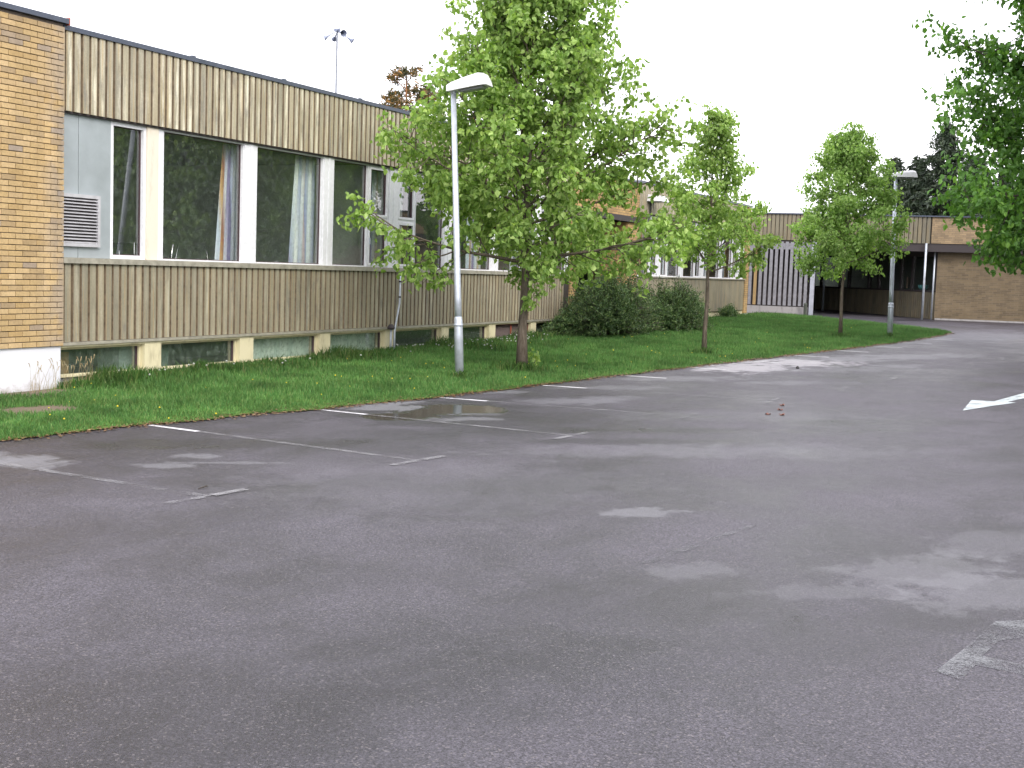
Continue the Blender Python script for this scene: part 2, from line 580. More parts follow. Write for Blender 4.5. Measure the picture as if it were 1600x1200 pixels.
def mat_plaster(name, col, dirt=(.35, .32, .27), amount=.5):
    m = NT(name)
    P = m.pos()
    k = m.math('MULTIPLY', m.ramp(m.noise(m.pos((4, 4, 1.2)), 1.4, 6, .7), .48, .75), amount)
    c = m.mix(k, col, dirt)
    m.bump(m.noise(P, 50, 4), .3, .006)
    return m.done(c, .85, 0, .2)


def mat_plinth():
    m = NT('white_plinth_paint')
    P = m.pos()
    sx = m.n('ShaderNodeSeparateXYZ'); m.t.links.new(P, sx.inputs[0])
    n = m.noise(P, 6, 6, .7)
    k = m.ramp(m.math('ADD', sx.outputs[2], m.math('MULTIPLY', m.math('SUBTRACT', n, .5), -.35)), .0, .16, .8, 0)
    c = m.mix(k, (.66, .67, .72), (.30, .27, .23))
    k2 = m.ramp(m.noise(m.pos((7, 7, 14)), 1, 5, .7), .66, .72, 0, .35)
    c = m.mix(k2, c, (.33, .30, .27))
    m.bump(m.noise(P, 40, 4), .25, .005)
    return m.done(c, .8, 0, .25)


def mat_curtain(name, stripes):
    m = NT(name)
    P = m.pos((1, 0, 0), obj=True)
    sx = m.n('ShaderNodeSeparateXYZ'); m.t.links.new(P, sx.inputs[0])
    k = m.math('FRACT', m.math('MULTIPLY', sx.outputs[0], 2.3))
    c = m.mix(1.0, m.cramp(k, stripes), (1.3, 1.3, 1.3), 'MULTIPLY')
    m.p.inputs['Sheen Weight'].default_value = .2
    m.done(c, .9, 0, .1)
    tr = m.n('ShaderNodeBsdfTranslucent'); m.t.links.new(c, tr.inputs[0])
    ms = m.n('ShaderNodeMixShader'); ms.inputs[0].default_value = .25
    m.t.links.new(m.p.outputs[0], ms.inputs[1]); m.t.links.new(tr.outputs[0], ms.inputs[2])
    m.t.links.new(ms.outputs[0], m.out.inputs[0])
    return m.mat


BRICK = mat_brick()
BRICKWALL = mat_brickwall()
BRICKFAR = mat_brickwall(base=(.19, .145, .09), name='shaded_brickwork')  # shade under the overhang is put into this brick colour
BRICKFAR2 = mat_brickwall(base=(.34, .25, .15), name='light_brickwork')
MORTAR = plain('mortar', (.15, .125, .105), .95, var=.25, scale=20)
CLAD = mat_cladding()
CLADLOW = mat_cladding('cladding_metal_grimy', .86, .45)
CLADFAR = mat_cladding('cladding_metal_grey', .64, .25)
RECESS = plain('cladding_groove', (.035, .028, .022), .8)  # recess sheet kept near black, putting groove shadow into its colour
GROOVE = plain('groove_grime_and_shade', (.18, .135, .088), .8, var=.35, scale=14)  # brown rib-side grime, darkened in colour to deepen the groove shade
FLASH = plain('roof_flashing_paint', (.085, .10, .135), .45, .3)
FLASHRED = plain('red_end_cap_paint', (.38, .10, .07), .5)
SILLM = plain('sill_metal', (.36, .34, .28), .5, .25, var=.25, scale=9)
WHITE = plain('white_window_paint', (.70, .71, .74), .5, var=.08, scale=14)
CREAM = mat_plaster('cream_post_paint', (.68, .62, .52), (.42, .33, .22), .5)
PILLAR = mat_plaster('cream_pillar_paint', (.62, .57, .38), (.30, .26, .17), .7)
DARKFR = plain('dark_window_gasket', (.06, .035, .04), .6)
PANEL = plain('grey_panel_paint', (.36, .40, .42), .38, .25, var=.10, scale=2.5)
GALV = plain('galvanised_steel', (.46, .50, .56), .42, .4, var=.14, scale=10)
LAMPW = plain('lamp_housing_paint', (.66, .66, .67), .4, var=.05)
LAMPD = plain('lamp_diffuser', (.20, .21, .22), .25)
GLASS = mat_glass()
GLASSG = mat_glass('basement_glass', (.90, .94, .91), .16)
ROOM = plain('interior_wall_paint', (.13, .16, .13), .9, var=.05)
ROOMP = plain('interior_pale_wall', (.62, .72, .64), .9, var=.06)
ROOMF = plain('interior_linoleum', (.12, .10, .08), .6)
ROOFM = plain('roof_felt', (.05, .05, .055), .9)
CONC = mat_plaster('concrete', (.34, .33, .33), (.13, .13, .12), .7)
PLINTH = mat_plinth()
ASPH = mat_asphalt()
SOIL = mat_lawnsoil()
WOOD = plain('weathered_fence_paint', (.25, .25, .275), .8, var=.2, scale=8)
WOODY = plain('bare_yellow_timber', (.36, .25, .12), .8, var=.15, scale=8)
DARKWALL = plain('dark_brown_soffit', (.05, .042, .044), .8)
CHROME = plain('chrome_tube', (.75, .75, .76), .18, 1.0, var=.02)
PLY = plain('orange_plywood', (.32, .17, .07), .45)
DESK = plain('desk_top', (.30, .24, .16), .5)

# ------------------------------------------------------------------ setting: ground, asphalt, lawn
def sheet(name, mat, xs, ys, zf, label=None):
    """grid sheet; ys(x) gives the list of y values"""
    mb = MB()
    k = None
    for x in xs:
        row = ys(x)
        k = len(row)
        for y in row: mb.v.append((x, y, zf(x, y)))
    for i in range(len(xs) - 1):
        for j in range(k - 1):
            a = i * k + j
            mb.f.append((a, a + k, a + k + 1, a + 1)); mb.m.append(0)
    o = mb.build(name, mat, smooth=True)
    return tag(o, kind='structure')


GROUNDM = plain('far_ground', (.05, .07, .025), .95, var=.3, scale=.3)
sheet('ground', GROUNDM, [-900, -300, -60, -20, 0, 10] + [16 + i * 3 for i in range(18)] + [100, 300, 1200], lambda x: [-900, -200, -40, 0, 8, 16, 40, 200, 900], lambda x, y: G(x) - .06)
sheet('car_park', ASPH, [-20, -10, -4] + [i * .75 for i in range(0, 85)], lambda x: [-20, -12, -6, -2, 0, 2, 3.5, 5, 6.5, 8, 9.5, 11, 13, 15, 18, 22], lambda x, y: G(x))


def lawn_rows(x):
    e = edge_y(x)
    top = 13.6
    return [e + (top - e) * j / 22 for j in range(23)]


def lawn_sheet():
    mb = MB()
    xs = [-20 + i for i in range(0, 26)] + [6 + i * .4 for i in range(0, 96)]
    xs = [x for x in xs if x < 44.2]
    grid = []
    for x in xs:
        e = edge_y(x) + .05 * math.sin(x * 3.1) + .03 * math.sin(x * 11.3 + 1)
        grid.append([(x, e + (13.6 - e) * j / 22) for j in range(23)])
    # beyond 44.2 the lawn ends on its far rim
    for t in range(1, 9):
        row = []
        for j in range(23):
            y0 = 4.78 + (13.6 - 4.78) * j / 22
            fx = far_x(y0)
            row.append((44.2 + (fx - 44.2) * t / 8 + .001 * t, y0))
        grid.append(row)
    for row in grid:
        for (x, y) in row: mb.v.append((x, y, lawn_z(x, y)))
    for i in range(len(grid) - 1):
        for j in range(22):
            a = i * 23 + j
            mb.f.append((a, a + 23, a + 24, a + 1)); mb.m.append(0)
    return tag(mb.build('lawn', SOIL, smooth=True), kind='structure')


lawn_sheet()


# grass blades (stuff)
def on_lawn(x, y):
    return y > edge_y(x) + .02 + .05 * math.sin(x * 3.1) + .03 * math.sin(x * 11.3 + 1) and x < far_x(y) - .05


rng = np.random.default_rng(3)
BARE = [(gr(60, 645), .55, .42), (gr(50, 617), .6, .45)]


def blades(name, mat, pts, hmin, hmax, wid, lean=.5, per=2):
    n = len(pts)
    P = np.array(pts)
    ang = rng.uniform(0, 2 * np.pi, n)
    h = rng.uniform(hmin, hmax, n) * P[:, 3]
    w_ = wid * rng.uniform(.7, 1.3, n)
    la = rng.uniform(0, 2 * np.pi, n)
    ll = h * rng.uniform(.1, lean, n)
    dx, dy = np.cos(ang) * w_, np.sin(ang) * w_
    V = np.zeros((n, 5, 3))
    b = P[:, :3]
    V[:, 0] = b; V[:, 0, 0] -= dx; V[:, 0, 1] -= dy
    V[:, 1] = b; V[:, 1, 0] += dx; V[:, 1, 1] += dy
    mx, my = np.cos(la) * ll, np.sin(la) * ll
    V[:, 2] = b + np.stack([dx * .7 + mx * .35, dy * .7 + my * .35, h * .6], 1)
    V[:, 3] = b + np.stack([-dx * .7 + mx * .35, -dy * .7 + my * .35, h * .6], 1)
    V[:, 4] = b + np.stack([mx, my, h], 1)
    me = bpy.data.meshes.new(name)
    idx = np.arange(n) * 5
    faces = [(i, i + 1, i + 2, i + 3) for i in idx.tolist()] + [(i + 3, i + 2, i + 4) for i in idx.tolist()]
    me.from_pydata(V.reshape(-1, 3).tolist(), [], faces)
    me.materials.append(mat)
    o = bpy.data.objects.new(name, me)
    COL.objects.link(o)
    return o


GR1 = mat_grass('lawn_grass', [(0, (.055, .15, .038)), (.4, (.085, .205, .05)), (.8, (.12, .25, .062)), (1, (.19, .26, .09))])
GR2 = mat_grass('tall_weeds', [(0, (.032, .085, .018)), (.5, (.06, .14, .028)), (.85, (.09, .18, .038)), (1, (.19, .20, .08))])
pts = []
tries = 0
while len(pts) < 270000:
    # denser near the camera
    u = random.random()
    x = 8 + 43 * u ** 1.5
    y = random.uniform(4.8, 12.75)
    if not on_lawn(x, y): continue
    if any(((x - c.x) / a) ** 2 + ((y - c.y) / b) ** 2 < random.uniform(.5, 1.3) for c, a, b in BARE): continue
    e = edge_y(x)
    s = .55 + .5 * smooth(e, e + .6, y) + .35 * math.sin(x * .9 + 2 * math.sin(y * 1.3)) * .5
    s *= 1 + .5 * math.exp(-((x - 14) / 2) ** 2) * 0
    pts.append((x, y, lawn_z(x, y) - .005, max(.35, s) * (1 + .012 * x)))
tag(blades('lawn_grass', GR1, pts, .03, .075, .0055), 'short mown green grass of the lawn strip between the facade and the asphalt', 'grass', kind='stuff')
pts = []
for _ in range(22000):
    x = random.uniform(13.2, 30) if random.random() < .9 else random.uniform(30, 50)
    y = 12.74 - abs(random.gauss(0, .42))
    if x > 23.5 and x < 27 and random.random() < .5: y -= abs(random.gauss(0, .7))
    if not on_lawn(x, y): continue
    if math.sin(x * 4.7) + math.sin(x * 1.9 + 1) < random.uniform(-1.8, .6): continue
    pts.append((x, y, lawn_z(x, y), .7 + .8 * smooth(-.2, 1, math.sin(x * 2.3) * math.sin(x * .9 + 2))))
tag(blades('tall_weeds', GR2, pts, .06, .19, .008, .7), 'unmown darker weeds along the foot of the basement windows', 'weeds', kind='stuff')
pts = []
for (px, py, n, r) in [(815, 584, 500, .28), (1100, 557, 240, .16), (1312, 531, 260, .2), (718, 598, 160, .12), (1390, 529, 100, .12)]:
    c = gr(px, py)
    for _ in range(n):
        a, d = random.uniform(0, 6.28), abs(random.gauss(0, r))
        x, y = c.x + math.cos(a) * d, c.y + math.sin(a) * d
        pts.append((x, y, lawn_z(x, y), 1.0))
tag(blades('long_grass', GR2, pts, .08, .2, .009, .7), 'tufts of uncut grass round the foot of trees and lamp posts', 'grass', kind='stuff')
# dry stalks in front of the plinth
DRYG = plain('dry_stalk', (.30, .24, .13), .8)
mb = MB()
for _ in range(60):
    x = random.uniform(12.5, 13.7); y = 12.60 - random.uniform(0, .15)
    z = lawn_z(x, y); hh = random.uniform(.12, .4)
    a = random.uniform(-.12, .12); b_ = random.uniform(-.08, .02)
    mb.tube([(x, y, z), (x + a * .4, y + b_ * .5, z + hh * .6), (x + a, y + b_, z + hh)], [.0025, .002, .001], 3)
    if hh > .26:
        mb.tube([(x + a, y + b_, z + hh - .03), (x + a * 1.25, y + b_, z + hh + .02), (x + a * 1.6, y + b_, z + hh + .03)], [.004, .007, .001], 4)
tag(mb.build('dry_grass_stalks', DRYG), 'thin dry grass stalks standing against the white plinth', 'grass', kind='stuff')

# dandelions (stuff): yellow flowers in the turf, white seed heads by the wall
YEL = plain('dandelion_yellow', (.62, .50, .03), .7)
PUFF = plain('dandelion_seed', (.33, .35, .31), .9)


def dandelions(name, mat, pos, r, hh, label):
    mb = MB()
    for x, y in pos:
        z = lawn_z(x, y); h_ = hh * random.uniform(.7, 1.3)
        rr = r * random.uniform(.8, 1.25)
        ring = [(math.cos(t * math.pi / 3), math.sin(t * math.pi / 3)) for t in range(6)]
        n = len(mb.v)
        mb.v.append((x, y, z + h_ + rr)); mb.v.append((x, y, z + h_ - rr * .7))
        for q, zz in ((.8, .5), (.95, -.25)):
            for cx_, sy_ in ring: mb.v.append((x + cx_ * rr * q, y + sy_ * rr * q, z + h_ + rr * zz))
        for j in range(6):
            k = (j + 1) % 6
            mb.f += [(n, n + 2 + j, n + 2 + k), (n + 2 + j, n + 8 + j, n + 8 + k, n + 2 + k), (n + 1, n + 8 + k, n + 8 + j)]
            mb.m += [0, 0, 0]
        mb.tube([(x, y, z), (x, y, z + h_ - rr * .6)], .003, 3, m=1)
    return tag(mb.build(name, [mat, GR1], smooth=True), label, 'flowers', kind='stuff')


pos = []
while len(pos) < 150:
    x = 9 + 36 * random.random() ** 1.4; y = random.uniform(6, 12.5)
    if on_lawn(x, y): pos.append((x, y))
dandelions('dandelion_flowers', YEL, pos, .011, .05, 'small yellow dandelion flowers dotted over the lawn')
pos = []
for _ in range(90):
    x = random.choice([random.gauss(23.5, 1.6), random.uniform(14, 29), random.gauss(27, 1)])
    y = 12.55 - abs(random.gauss(0, .35)) - (.5 if 22.5 < x < 27 and random.random() < .4 else 0)
    if on_lawn(x, y): pos.append((x, y))
dandelions('dandelion_seed_heads', PUFF, pos, .017, .12, 'white round dandelion seed heads standing near the basement windows')
# fallen leaf litter along the asphalt rim
LIT = mat_leaf('leaf_litter_brown', [(0, (.10, .05, .025)), (.5, (.16, .09, .04)), (1, (.22, .15, .06))], .1)
mb = MB()
for _ in range(5200):
    x = 9 + 35 * random.random()
    y = edge_y(x) + random.gauss(.0, .07)
    z = max(G(x), lawn_z(x, y) - .01 if y > edge_y(x) else G(x)) + random.uniform(.004, .012)
    a = random.uniform(0, 6.28); r = random.uniform(.010, .026)
    mb.face([(x + r * math.cos(a + t), y + r * math.sin(a + t), z + random.uniform(0, .012)) for t in (0, 1.7, 3.1, 4.6)])
tag(mb.build('leaf_litter', LIT), 'thin line of brown leaf litter where the lawn meets the asphalt', 'leaf litter', kind='stuff')

# ------------------------------------------------------------------ painted markings
PAINT_FRESH = mat_paint('road_paint_fresh', .85, (.56, .56, .58))
PAINT_WORN = mat_paint('road_paint_worn', .56, (.24, .24, .25))
PAINT_ARROW = mat_paint('road_paint_arrow', .88, (.42, .47, .48))


def strip(mb, a, b, wd, dz=.004, seg=6):
    a = Vector(a); b = Vector(b)
    d = (b - a).normalized(); n = Vector((-d.y, d.x)) * wd / 2
    for i in range(seg):
        p = a.lerp(b, i / seg); q = a.lerp(b, (i + 1) / seg)
        mb.face([(c.x, c.y, G(c.x) + dz) for c in (p - n, q - n, q + n, p + n)])


LN = [((8.45, 9.8), (8.05, 6.22)), ((11.18, 9.42), (10.69, 5.83)), ((13.69, 8.88), (13.38, 5.38)), ((16.05, 8.45), (16.15, 4.92)), ((18.75, 8.07), (18.95, 4.5))]
for k in range(8):
    x = 21.35 + 2.58 * k
    LN.append(((x, edge_y(x) - .06), (x + .25, edge_y(x) - 3.75)))
for k, (a, b) in enumerate(LN):
    a = Vector(a); b = Vector(b)
    c = a.lerp(b, .12 if k == 0 else .2)
    mb = MB(); strip(mb, a, c, .085 if k < 3 else .11)
    tag(mb.build('parking_line', PAINT_FRESH), kind='structure')
    mb = MB(); strip(mb, c, b, .09)
    t = (b - a).normalized(); n = Vector((-t.y, t.x))
    strip(mb, b - n * .42 - t * .02 * 0, b - n * .05, .08, .008)
    strip(mb, b + n * .05, b + n * .42, .08, .008)
    tag(mb.build('parking_line', PAINT_WORN), kind='structure')


def gpoly(name, mat, pix, dz=.005):
    mb = MB()
    mb.face([(p.x, p.y, p.z + dz) for p in [gr(*q) for q in pix]])
    return tag(mb.build(name, mat), kind='structure')


gpoly('direction_arrow', PAINT_ARROW, [(1504, 642), (1518, 625.5), (1553, 627.5), (1600, 614.5), (1660, 598), (1680, 604), (1620, 618.5), (1574, 628.2), (1588, 629.5), (1555, 634)][::-1])
gpoly('faded_arrow', mat_paint('road_paint_faint', .62, (.17, .175, .185)), [(1462, 1050), (1502, 1064), (1524, 1040), (1600, 1056), (1640, 1062), (1640, 1046), (1600, 1040), (1535, 1026), (1560, 1003), (1640, 990), (1640, 968), (1555, 972), (1510, 1012)])
gpoly('faded_road_line', mat_paint('road_paint_ghost', .5, (.13, .13, .14)), [(1000, 880), (1080, 851), (1182, 818), (1187, 821), (1086, 857), (1010, 884)][::-1])
gpoly('stray_paint_mark', PAINT_WORN, [(1390, 591), (1402, 589), (1404, 590), (1394, 592)][::-1])

# ------------------------------------------------------------------ left brick block
YB = 12.70
bb = thing('brick_building', (12.0, 12.9, 0), 'yellow brick end block on a white plinth at the far left of the picture', 'building')
box('wall', MORTAR, bb, 6.0, 13.315, YB + .012, 19, .60, 4.80)
box('plinth', PLINTH, bb, 6.0, 13.30, YB + .02, 18.9, -.2, .598)
fl = MB().box(5.9, 13.36, YB - .05, 19.05, 4.805, 4.87)
fl.build('roof_flashing', FLASH, bb)
box('flashing_end_cap', FLASHRED, bb, 13.362, 13.385, YB - .05, YB + .10, 4.79, 4.885)
PX, PZ = .239, .073
full = MB().box(-.1145, .1145, -.013, .02, -.0315, .0315).build('brick', BRICK, bb, origin=(0, YB, 0), bevel=.003, local=True)
half = MB().box(-.054, .054, -.013, .02, -.0315, .0315).build('brick', BRICK, bb, origin=(0, YB, 0), bevel=.003, local=True)
rest = MB()
count = 0
used_full = used_half = False
for r in range(57):
    z = .60 + .0365 + r * PZ
    off = 0 if r % 2 == 0 else PX / 2
    cells = []
    if r % 2: cells.append((13.322 - .0585, True))
    x = 13.322 - PX / 2 - off
    while x > 6.1:
        cells.append((x, False)); x -= PX
    for (x, hf) in cells:
        y = YB + random.uniform(-.0025, .0025)
        if x > 12.36 and count < 298:
            src = half if hf else full
            if hf and not used_half: used_half = True; half.location = Vector((x, y, z)) - wloc(bb)
            elif not hf and not used_full: used_full = True; full.location = Vector((x, y, z)) - wloc(bb)
            else:
                c = inst(src, bb, (x, y, z)); c.rotation_euler.y = random.uniform(-.004, .004)
            count += 1
        else:
            rest.box(x - (.054 if hf else .1145), x + (.054 if hf else .1145), y - .013, y + .011, z - .0315, z + .0315)
tag(rest.build('brickwork', BRICK, bb), kind='stuff')
# return bricks on the corner's short side face
ret = MB()
for r in range(57):
    z = .60 + .0365 + r * PZ
    ret.box(13.316, 13.322, YB + .024, YB + .10, z - .0315, z + .0315)
tag(ret.build('corner_bricks', BRICK, bb), kind='stuff')

# ------------------------------------------------------------------ classroom wing
X0, X1, YF = 13.325, 31.1, 12.77
cb = thing('classroom_building', (22, YF, 0), 'long classroom wing with ribbed beige metal cladding, ribbon windows and basement windows', 'building')
YG = 12.87   # glass plane
# carcass
box('roof', ROOFM, cb, X0 + .01, X1, YF + .03, 22, 4.60, 4.745)
MB().box(X0 + .003, X1 + .03, YF - .055, YF + .1, 4.75, 4.80).box(X0 + .003, X1 + .03, YF - .062, YF - .056, 4.735, 4.80).build('roof_flashing', FLASH, cb)
mb = MB()
for x in (15.95, 18.3, 20.7, 23.6, 26.4, 29): mb.box(x, x + .09, YF - .05, YF - .01, 4.802, 4.822)
mb.build('flashing_clips', FLASH, cb)
box('upper_wall', RECESS, cb, X0 + .01, X1, YF + .004, YF + .2, 3.705, 4.595)
box('lower_wall', RECESS, cb, X0 + .01, X1, YF + .004, YF + .2, .645, 1.70)
box('cladding_trim', CLAD, cb, X0 + .002, X0 + .045, YF - .035, YF + .003, 3.70, 4.73)
box('soffit_strip', DARKWALL, cb, X0 + .01, X1, YF - .01, YG - .02, 3.675, 3.703)
box('floor', ROOMF, cb, X0 + .1, X1, YF + .21, 20.5, .70, .85)
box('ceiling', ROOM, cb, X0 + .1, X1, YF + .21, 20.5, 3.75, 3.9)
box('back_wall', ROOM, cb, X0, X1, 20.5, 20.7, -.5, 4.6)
box('partition', ROOMP, cb, 22.10, 22.20, YF + .25, 20.5, .86, 3.74)
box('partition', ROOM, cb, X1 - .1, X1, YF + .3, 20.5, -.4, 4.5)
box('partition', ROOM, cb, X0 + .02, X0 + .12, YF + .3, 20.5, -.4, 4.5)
box('basement_floor', ROOMF, cb, X0 + .1, X1, YF + .2, 20.5, -1.6, -1.5)
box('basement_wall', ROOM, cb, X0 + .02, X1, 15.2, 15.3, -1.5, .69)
# sill
MB().box(X0 + .003, X1, YF - .07, YG + .02, 1.745, 1.775).box(X0 + .003, X1, YF - .078, YF - .071, 1.70, 1.775).build('window_sill', SILLM, cb)
box('foot_trim', SILLM, cb, X0 + .003, X1 - .35, YF - .052, YG + .02, .60, .64)
box('foot_rail', PILLAR, cb, X0 + .003, X1 - .35, YF - .025, YG + .02, .572, .598)

PITCH = .1545


def rib_mesh(z0, z1, w=.124, d=.042):
    mb = MB()
    prof = [(-w / 2, 0), (-w / 2 + .006, -d), (w / 2 - .006, -d), (w / 2, 0)]
    n = 0
    for z in (z0, z1):
        for x, y in prof: mb.v.append((x, y, z))
    mb.f += [(0, 1, 5, 4), (1, 2, 6, 5), (2, 3, 7, 6), (0, 3, 2, 1), (4, 5, 6, 7), (3, 0, 4, 7)]
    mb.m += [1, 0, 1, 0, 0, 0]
    return mb


def ribs(parent, xs, z0, z1, mat, y):
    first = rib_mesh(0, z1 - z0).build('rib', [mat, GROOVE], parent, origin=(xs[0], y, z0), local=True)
    for x in xs[1:]:
        inst(first, parent, (x, y + random.uniform(-.003, .003), z0))
    return first


xs = []
x = X0 + .045 + PITCH / 2
while x < X1 - .05:
    xs.append(x); x += PITCH
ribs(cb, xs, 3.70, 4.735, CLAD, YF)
xs2 = [x for x in xs if x < 30.75]
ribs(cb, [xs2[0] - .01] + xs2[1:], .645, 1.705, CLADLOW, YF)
box('cladding_trim', CLADLOW, cb, X0 + .002, X0 + .045, YF - .035, YF + .003, .645, 1.70)

# grey sheet-metal infill beside the brick
box('metal_panel', PANEL, cb, X0 + .002, 13.698, YF + .035, YF + .07, 1.776, 3.675)
box('metal_panel', PANEL, cb, 13.708, 14.325, YF + .035, YF + .07, 1.776, 3.675)
# louvre
lv = MB()
lx0, lx1, lz0, lz1 = X0 + .006, 14.085, 1.925, 2.625
lv.box(lx0, lx1, YF - .01, YF + .034, lz0, lz0 + .045).box(lx0, lx1, YF - .01, YF + .034, lz1 - .045, lz1)
lv.box(lx1 - .045, lx1, YF - .01, YF + .034, lz0 + .0455, lz1 - .0455)
VENTP = plain('vent_paint', (.44, .44, .46), .5, .1)
lv = lv.build('vent_grille', VENTP, cb)
box('backing', DARKWALL, lv, lx0, lx1 - .046, YF + .028, YF + .034, lz0 + .046, lz1 - .046)
ns = 14
sl_h = (lz1 - lz0 - .09) / ns
s0 = None
for i in range(ns):
    z = lz0 + .045 + sl_h * (i + .5)
    if s0 is None:
        mb = MB(); hl = (lx1 - .046 - lx0) / 2
        mb.hexa([(-hl, -.016, -.018), (hl, -.016, -.018), (-hl, -.010, -.018), (hl, -.010, -.018),
                 (-hl, .014, .000), (hl, .014, .000), (-hl, .020, .004), (hl, .020, .004)])
        s0 = mb.build('slat', VENTP, lv, origin=((lx0 + lx1 - .046) / 2, YF + .006, z), local=True)
    else:
        inst(s0, lv, ((lx0 + lx1 - .046) / 2, YF + .006, z))


def frame_mb(x0, x1, z0, z1, t, y0, y1, sides='lrtb'):
    mb = MB()
    if 'b' in sides: mb.box(x0, x1, y0, y1, z0, z0 + t)
    if 't' in sides: mb.box(x0, x1, y0, y1, z1 - t, z1)
    if 'l' in sides: mb.box(x0, x0 + t, y0, y1, z0 + (t if 'b' in sides else 0), z1 - (t if 't' in sides else 0))
    if 'r' in sides: mb.box(x1 - t, x1, y0, y1, z0 + (t if 'b' in sides else 0), z1 - (t if 't' in sides else 0))
    return mb


def window(parent, x0, x1, z0, z1, t=.035, mat=WHITE, glass=GLASS, yg=YG, gasket=True, dep=.06, name='window'):
    f = frame_mb(x0, x1, z0, z1, t, yg - dep, yg + .03).build(name, mat, parent)
    if gasket:
        frame_mb(x0 + t, x1 - t, z0 + t, z1 - t, .012, yg - .012, yg + .02).build('gasket', DARKFR, f)
    box('pane', glass, f, x0 + t + .002, x1 - t - .002, yg + .001, yg + .006, z0 + t + .002, z1 - t - .002)
    return f


ZB, ZT = 1.776, 3.674
MUL = [(17.38, 17.71), (19.685, 20.0), (21.98, 22.32), (24.28, 24.6), (26.58, 26.9), (28.88, 29.2)]
box('window_post', CREAM, cb, 15.06, 15.30, YF + .015, YG + .05, ZB, ZT)
box('window_post', WHITE, cb, 15.303, 15.42, YF + .03, YG + .05, ZB, ZT)
window(cb, 14.33, 15.057, ZB, ZT, .055)
for a, b in MUL:
    p = box('window_post', WHITE, cb, a, b, YF + .02, YG + .05, ZB, ZT)
    box('cover_strip', WHITE, p, (a + b) / 2 - .03, (a + b) / 2 + .03, YF + .008, YF + .0195, ZB, ZT)
box('window_post', WHITE, cb, 30.95, X1, YF + .03, YG + .05, ZB, ZT)
window(cb, 15.423, 17.378, ZB, ZT, .022)
window(cb, 17.712, 19.683, ZB, ZT, .022)


def casement(x0, x1):
    f = frame_mb(x0, x1, ZB, ZT, .03, YG - .05, YG + .03)
    f.box(x0 + .03, x1 - .03, YG - .05, YG + .03, 2.66, 2.72)
    f = f.build('window', WHITE, cb)
    for (a, b) in ((ZB + .032, 2.658), (2.722, ZT - .032)):
        frame_mb(x0 + .032, x1 - .032, a, b, .045, YG - .065, YG + .01).build('sash', WHITE, f)
        frame_mb(x0 + .078, x1 - .078, a + .046, b - .046, .01, YG - .03, YG + .008).build('gasket', DARKFR, f)
        box('pane', GLASS, f, x0 + .08, x1 - .08, YG + .001, YG + .006, a + .048, b - .048)
    box('handle', GALV, f, x0 + .045, x0 + .065, YG - .09, YG - .066, 2.2, 2.32)
    return f


window(cb, 20.002, 21.215, ZB, ZT, .022)
casement(21.22, 21.978)
casement(22.322, 23.02)
window(cb, 23.025, 24.278, ZB, ZT, .022)
window(cb, 24.602, 26.578, ZB, ZT, .022)
window(cb, 26.902, 28.2, ZB, ZT, .022)
casement(28.205, 28.878)
casement(29.202, 29.9)
window(cb, 29.905, 30.948, ZB, ZT, .022)

# basement band: cream pillars and wide low windows
PIL = [(15.0, 15.36), (17.27, 17.63), (19.6, 19.93), (21.88, 22.18), (24.17, 24.5), (26.45, 26.78), (28.75, 29.06)]
for a, b in PIL: box('pillar', PILLAR, cb, a, b, YF - .02, YG + .1, -.1, .571)
box('basement_plinth', CONC, cb, X0 + .003, X1 - .3, YF + .035, YG + .12, -.3, .165)
edges = [X0 + .005] + [v for p in PIL for v in p] + [30.75]
for i in range(0, len(edges), 2):
    a, b = edges[i] + .004, edges[i + 1] - .004
    if i == 12:    # brown louvred opening
        g = frame_mb(a, b, .17, .57, .03, YG - .05, YG + .02).build('vent_grille', plain('brown_vent_paint', (.17, .07, .06), .6), cb)
        z = .21; s1 = None
        while z < .53:
            if s1 is None: s1 = MB().hexa([(-(b - a) / 2 + .035, -.02, -.01), ((b - a) / 2 - .035, -.02, -.01), (-(b - a) / 2 + .035, -.014, -.01), ((b - a) / 2 - .035, -.014, -.01), (-(b - a) / 2 + .035, .01, .008), ((b - a) / 2 - .035, .01, .008), (-(b - a) / 2 + .035, .016, .008), ((b - a) / 2 - .035, .016, .008)]).build('slat', plain('vent_slat_paint', (.24, .19, .18), .6), g, origin=((a + b) / 2, YG - .01, z), local=True)
            else: inst(s1, g, ((a + b) / 2, YG - .01, z))
            z += .028
        box('divider', FLASHRED, g, (a + b) / 2 - .012, (a + b) / 2 + .012, YG - .06, YG - .035, .2, .54)
        box('backing', DARKWALL, g, a + .03, b - .03, YG + .012, YG + .018, .2, .54)
        continue
    f = frame_mb(a, b, .165, .571, .035, YG - .05, YG + .03).build('basement_window', PILLAR, cb)
    box('glazing_edge', DARKFR, f, b - .055, b - .036, YG - .02, YG + .02, .2, .536)
    box('pane', GLASSG, f, a + .036, b - .056, YG + .001, YG + .006, .201, .535)
    box('ledge', PILLAR, f, a, b, YF - .01, YG - .051, .17, .195)

# ------------------------------------------------------------------ curtains behind the windows
ST1 = [(0, (.40, .48, .62)), (.18, (.62, .68, .70)), (.34, (.50, .60, .66)), (.46, (.55, .38, .16)), (.55, (.28, .12, .07)), (.66, (.60, .66, .66)), (.82, (.28, .26, .42)), (1, (.16, .16, .28))]
ST2 = [(0, (.25, .30, .48)), (.2, (.55, .64, .66)), (.4, (.70, .76, .72)), (.6, (.35, .42, .55)), (.8, (.62, .68, .68)), (1, (.42, .34, .36))]
CUR1, CUR2 = mat_curtain('striped_curtain', ST1), mat_curtain('pale_curtain', ST2)
CUR3 = mat_curtain('white_basement_curtain', [(0, (.60, .66, .64)), (.5, (.70, .74, .72)), (1, (.55, .62, .60))])


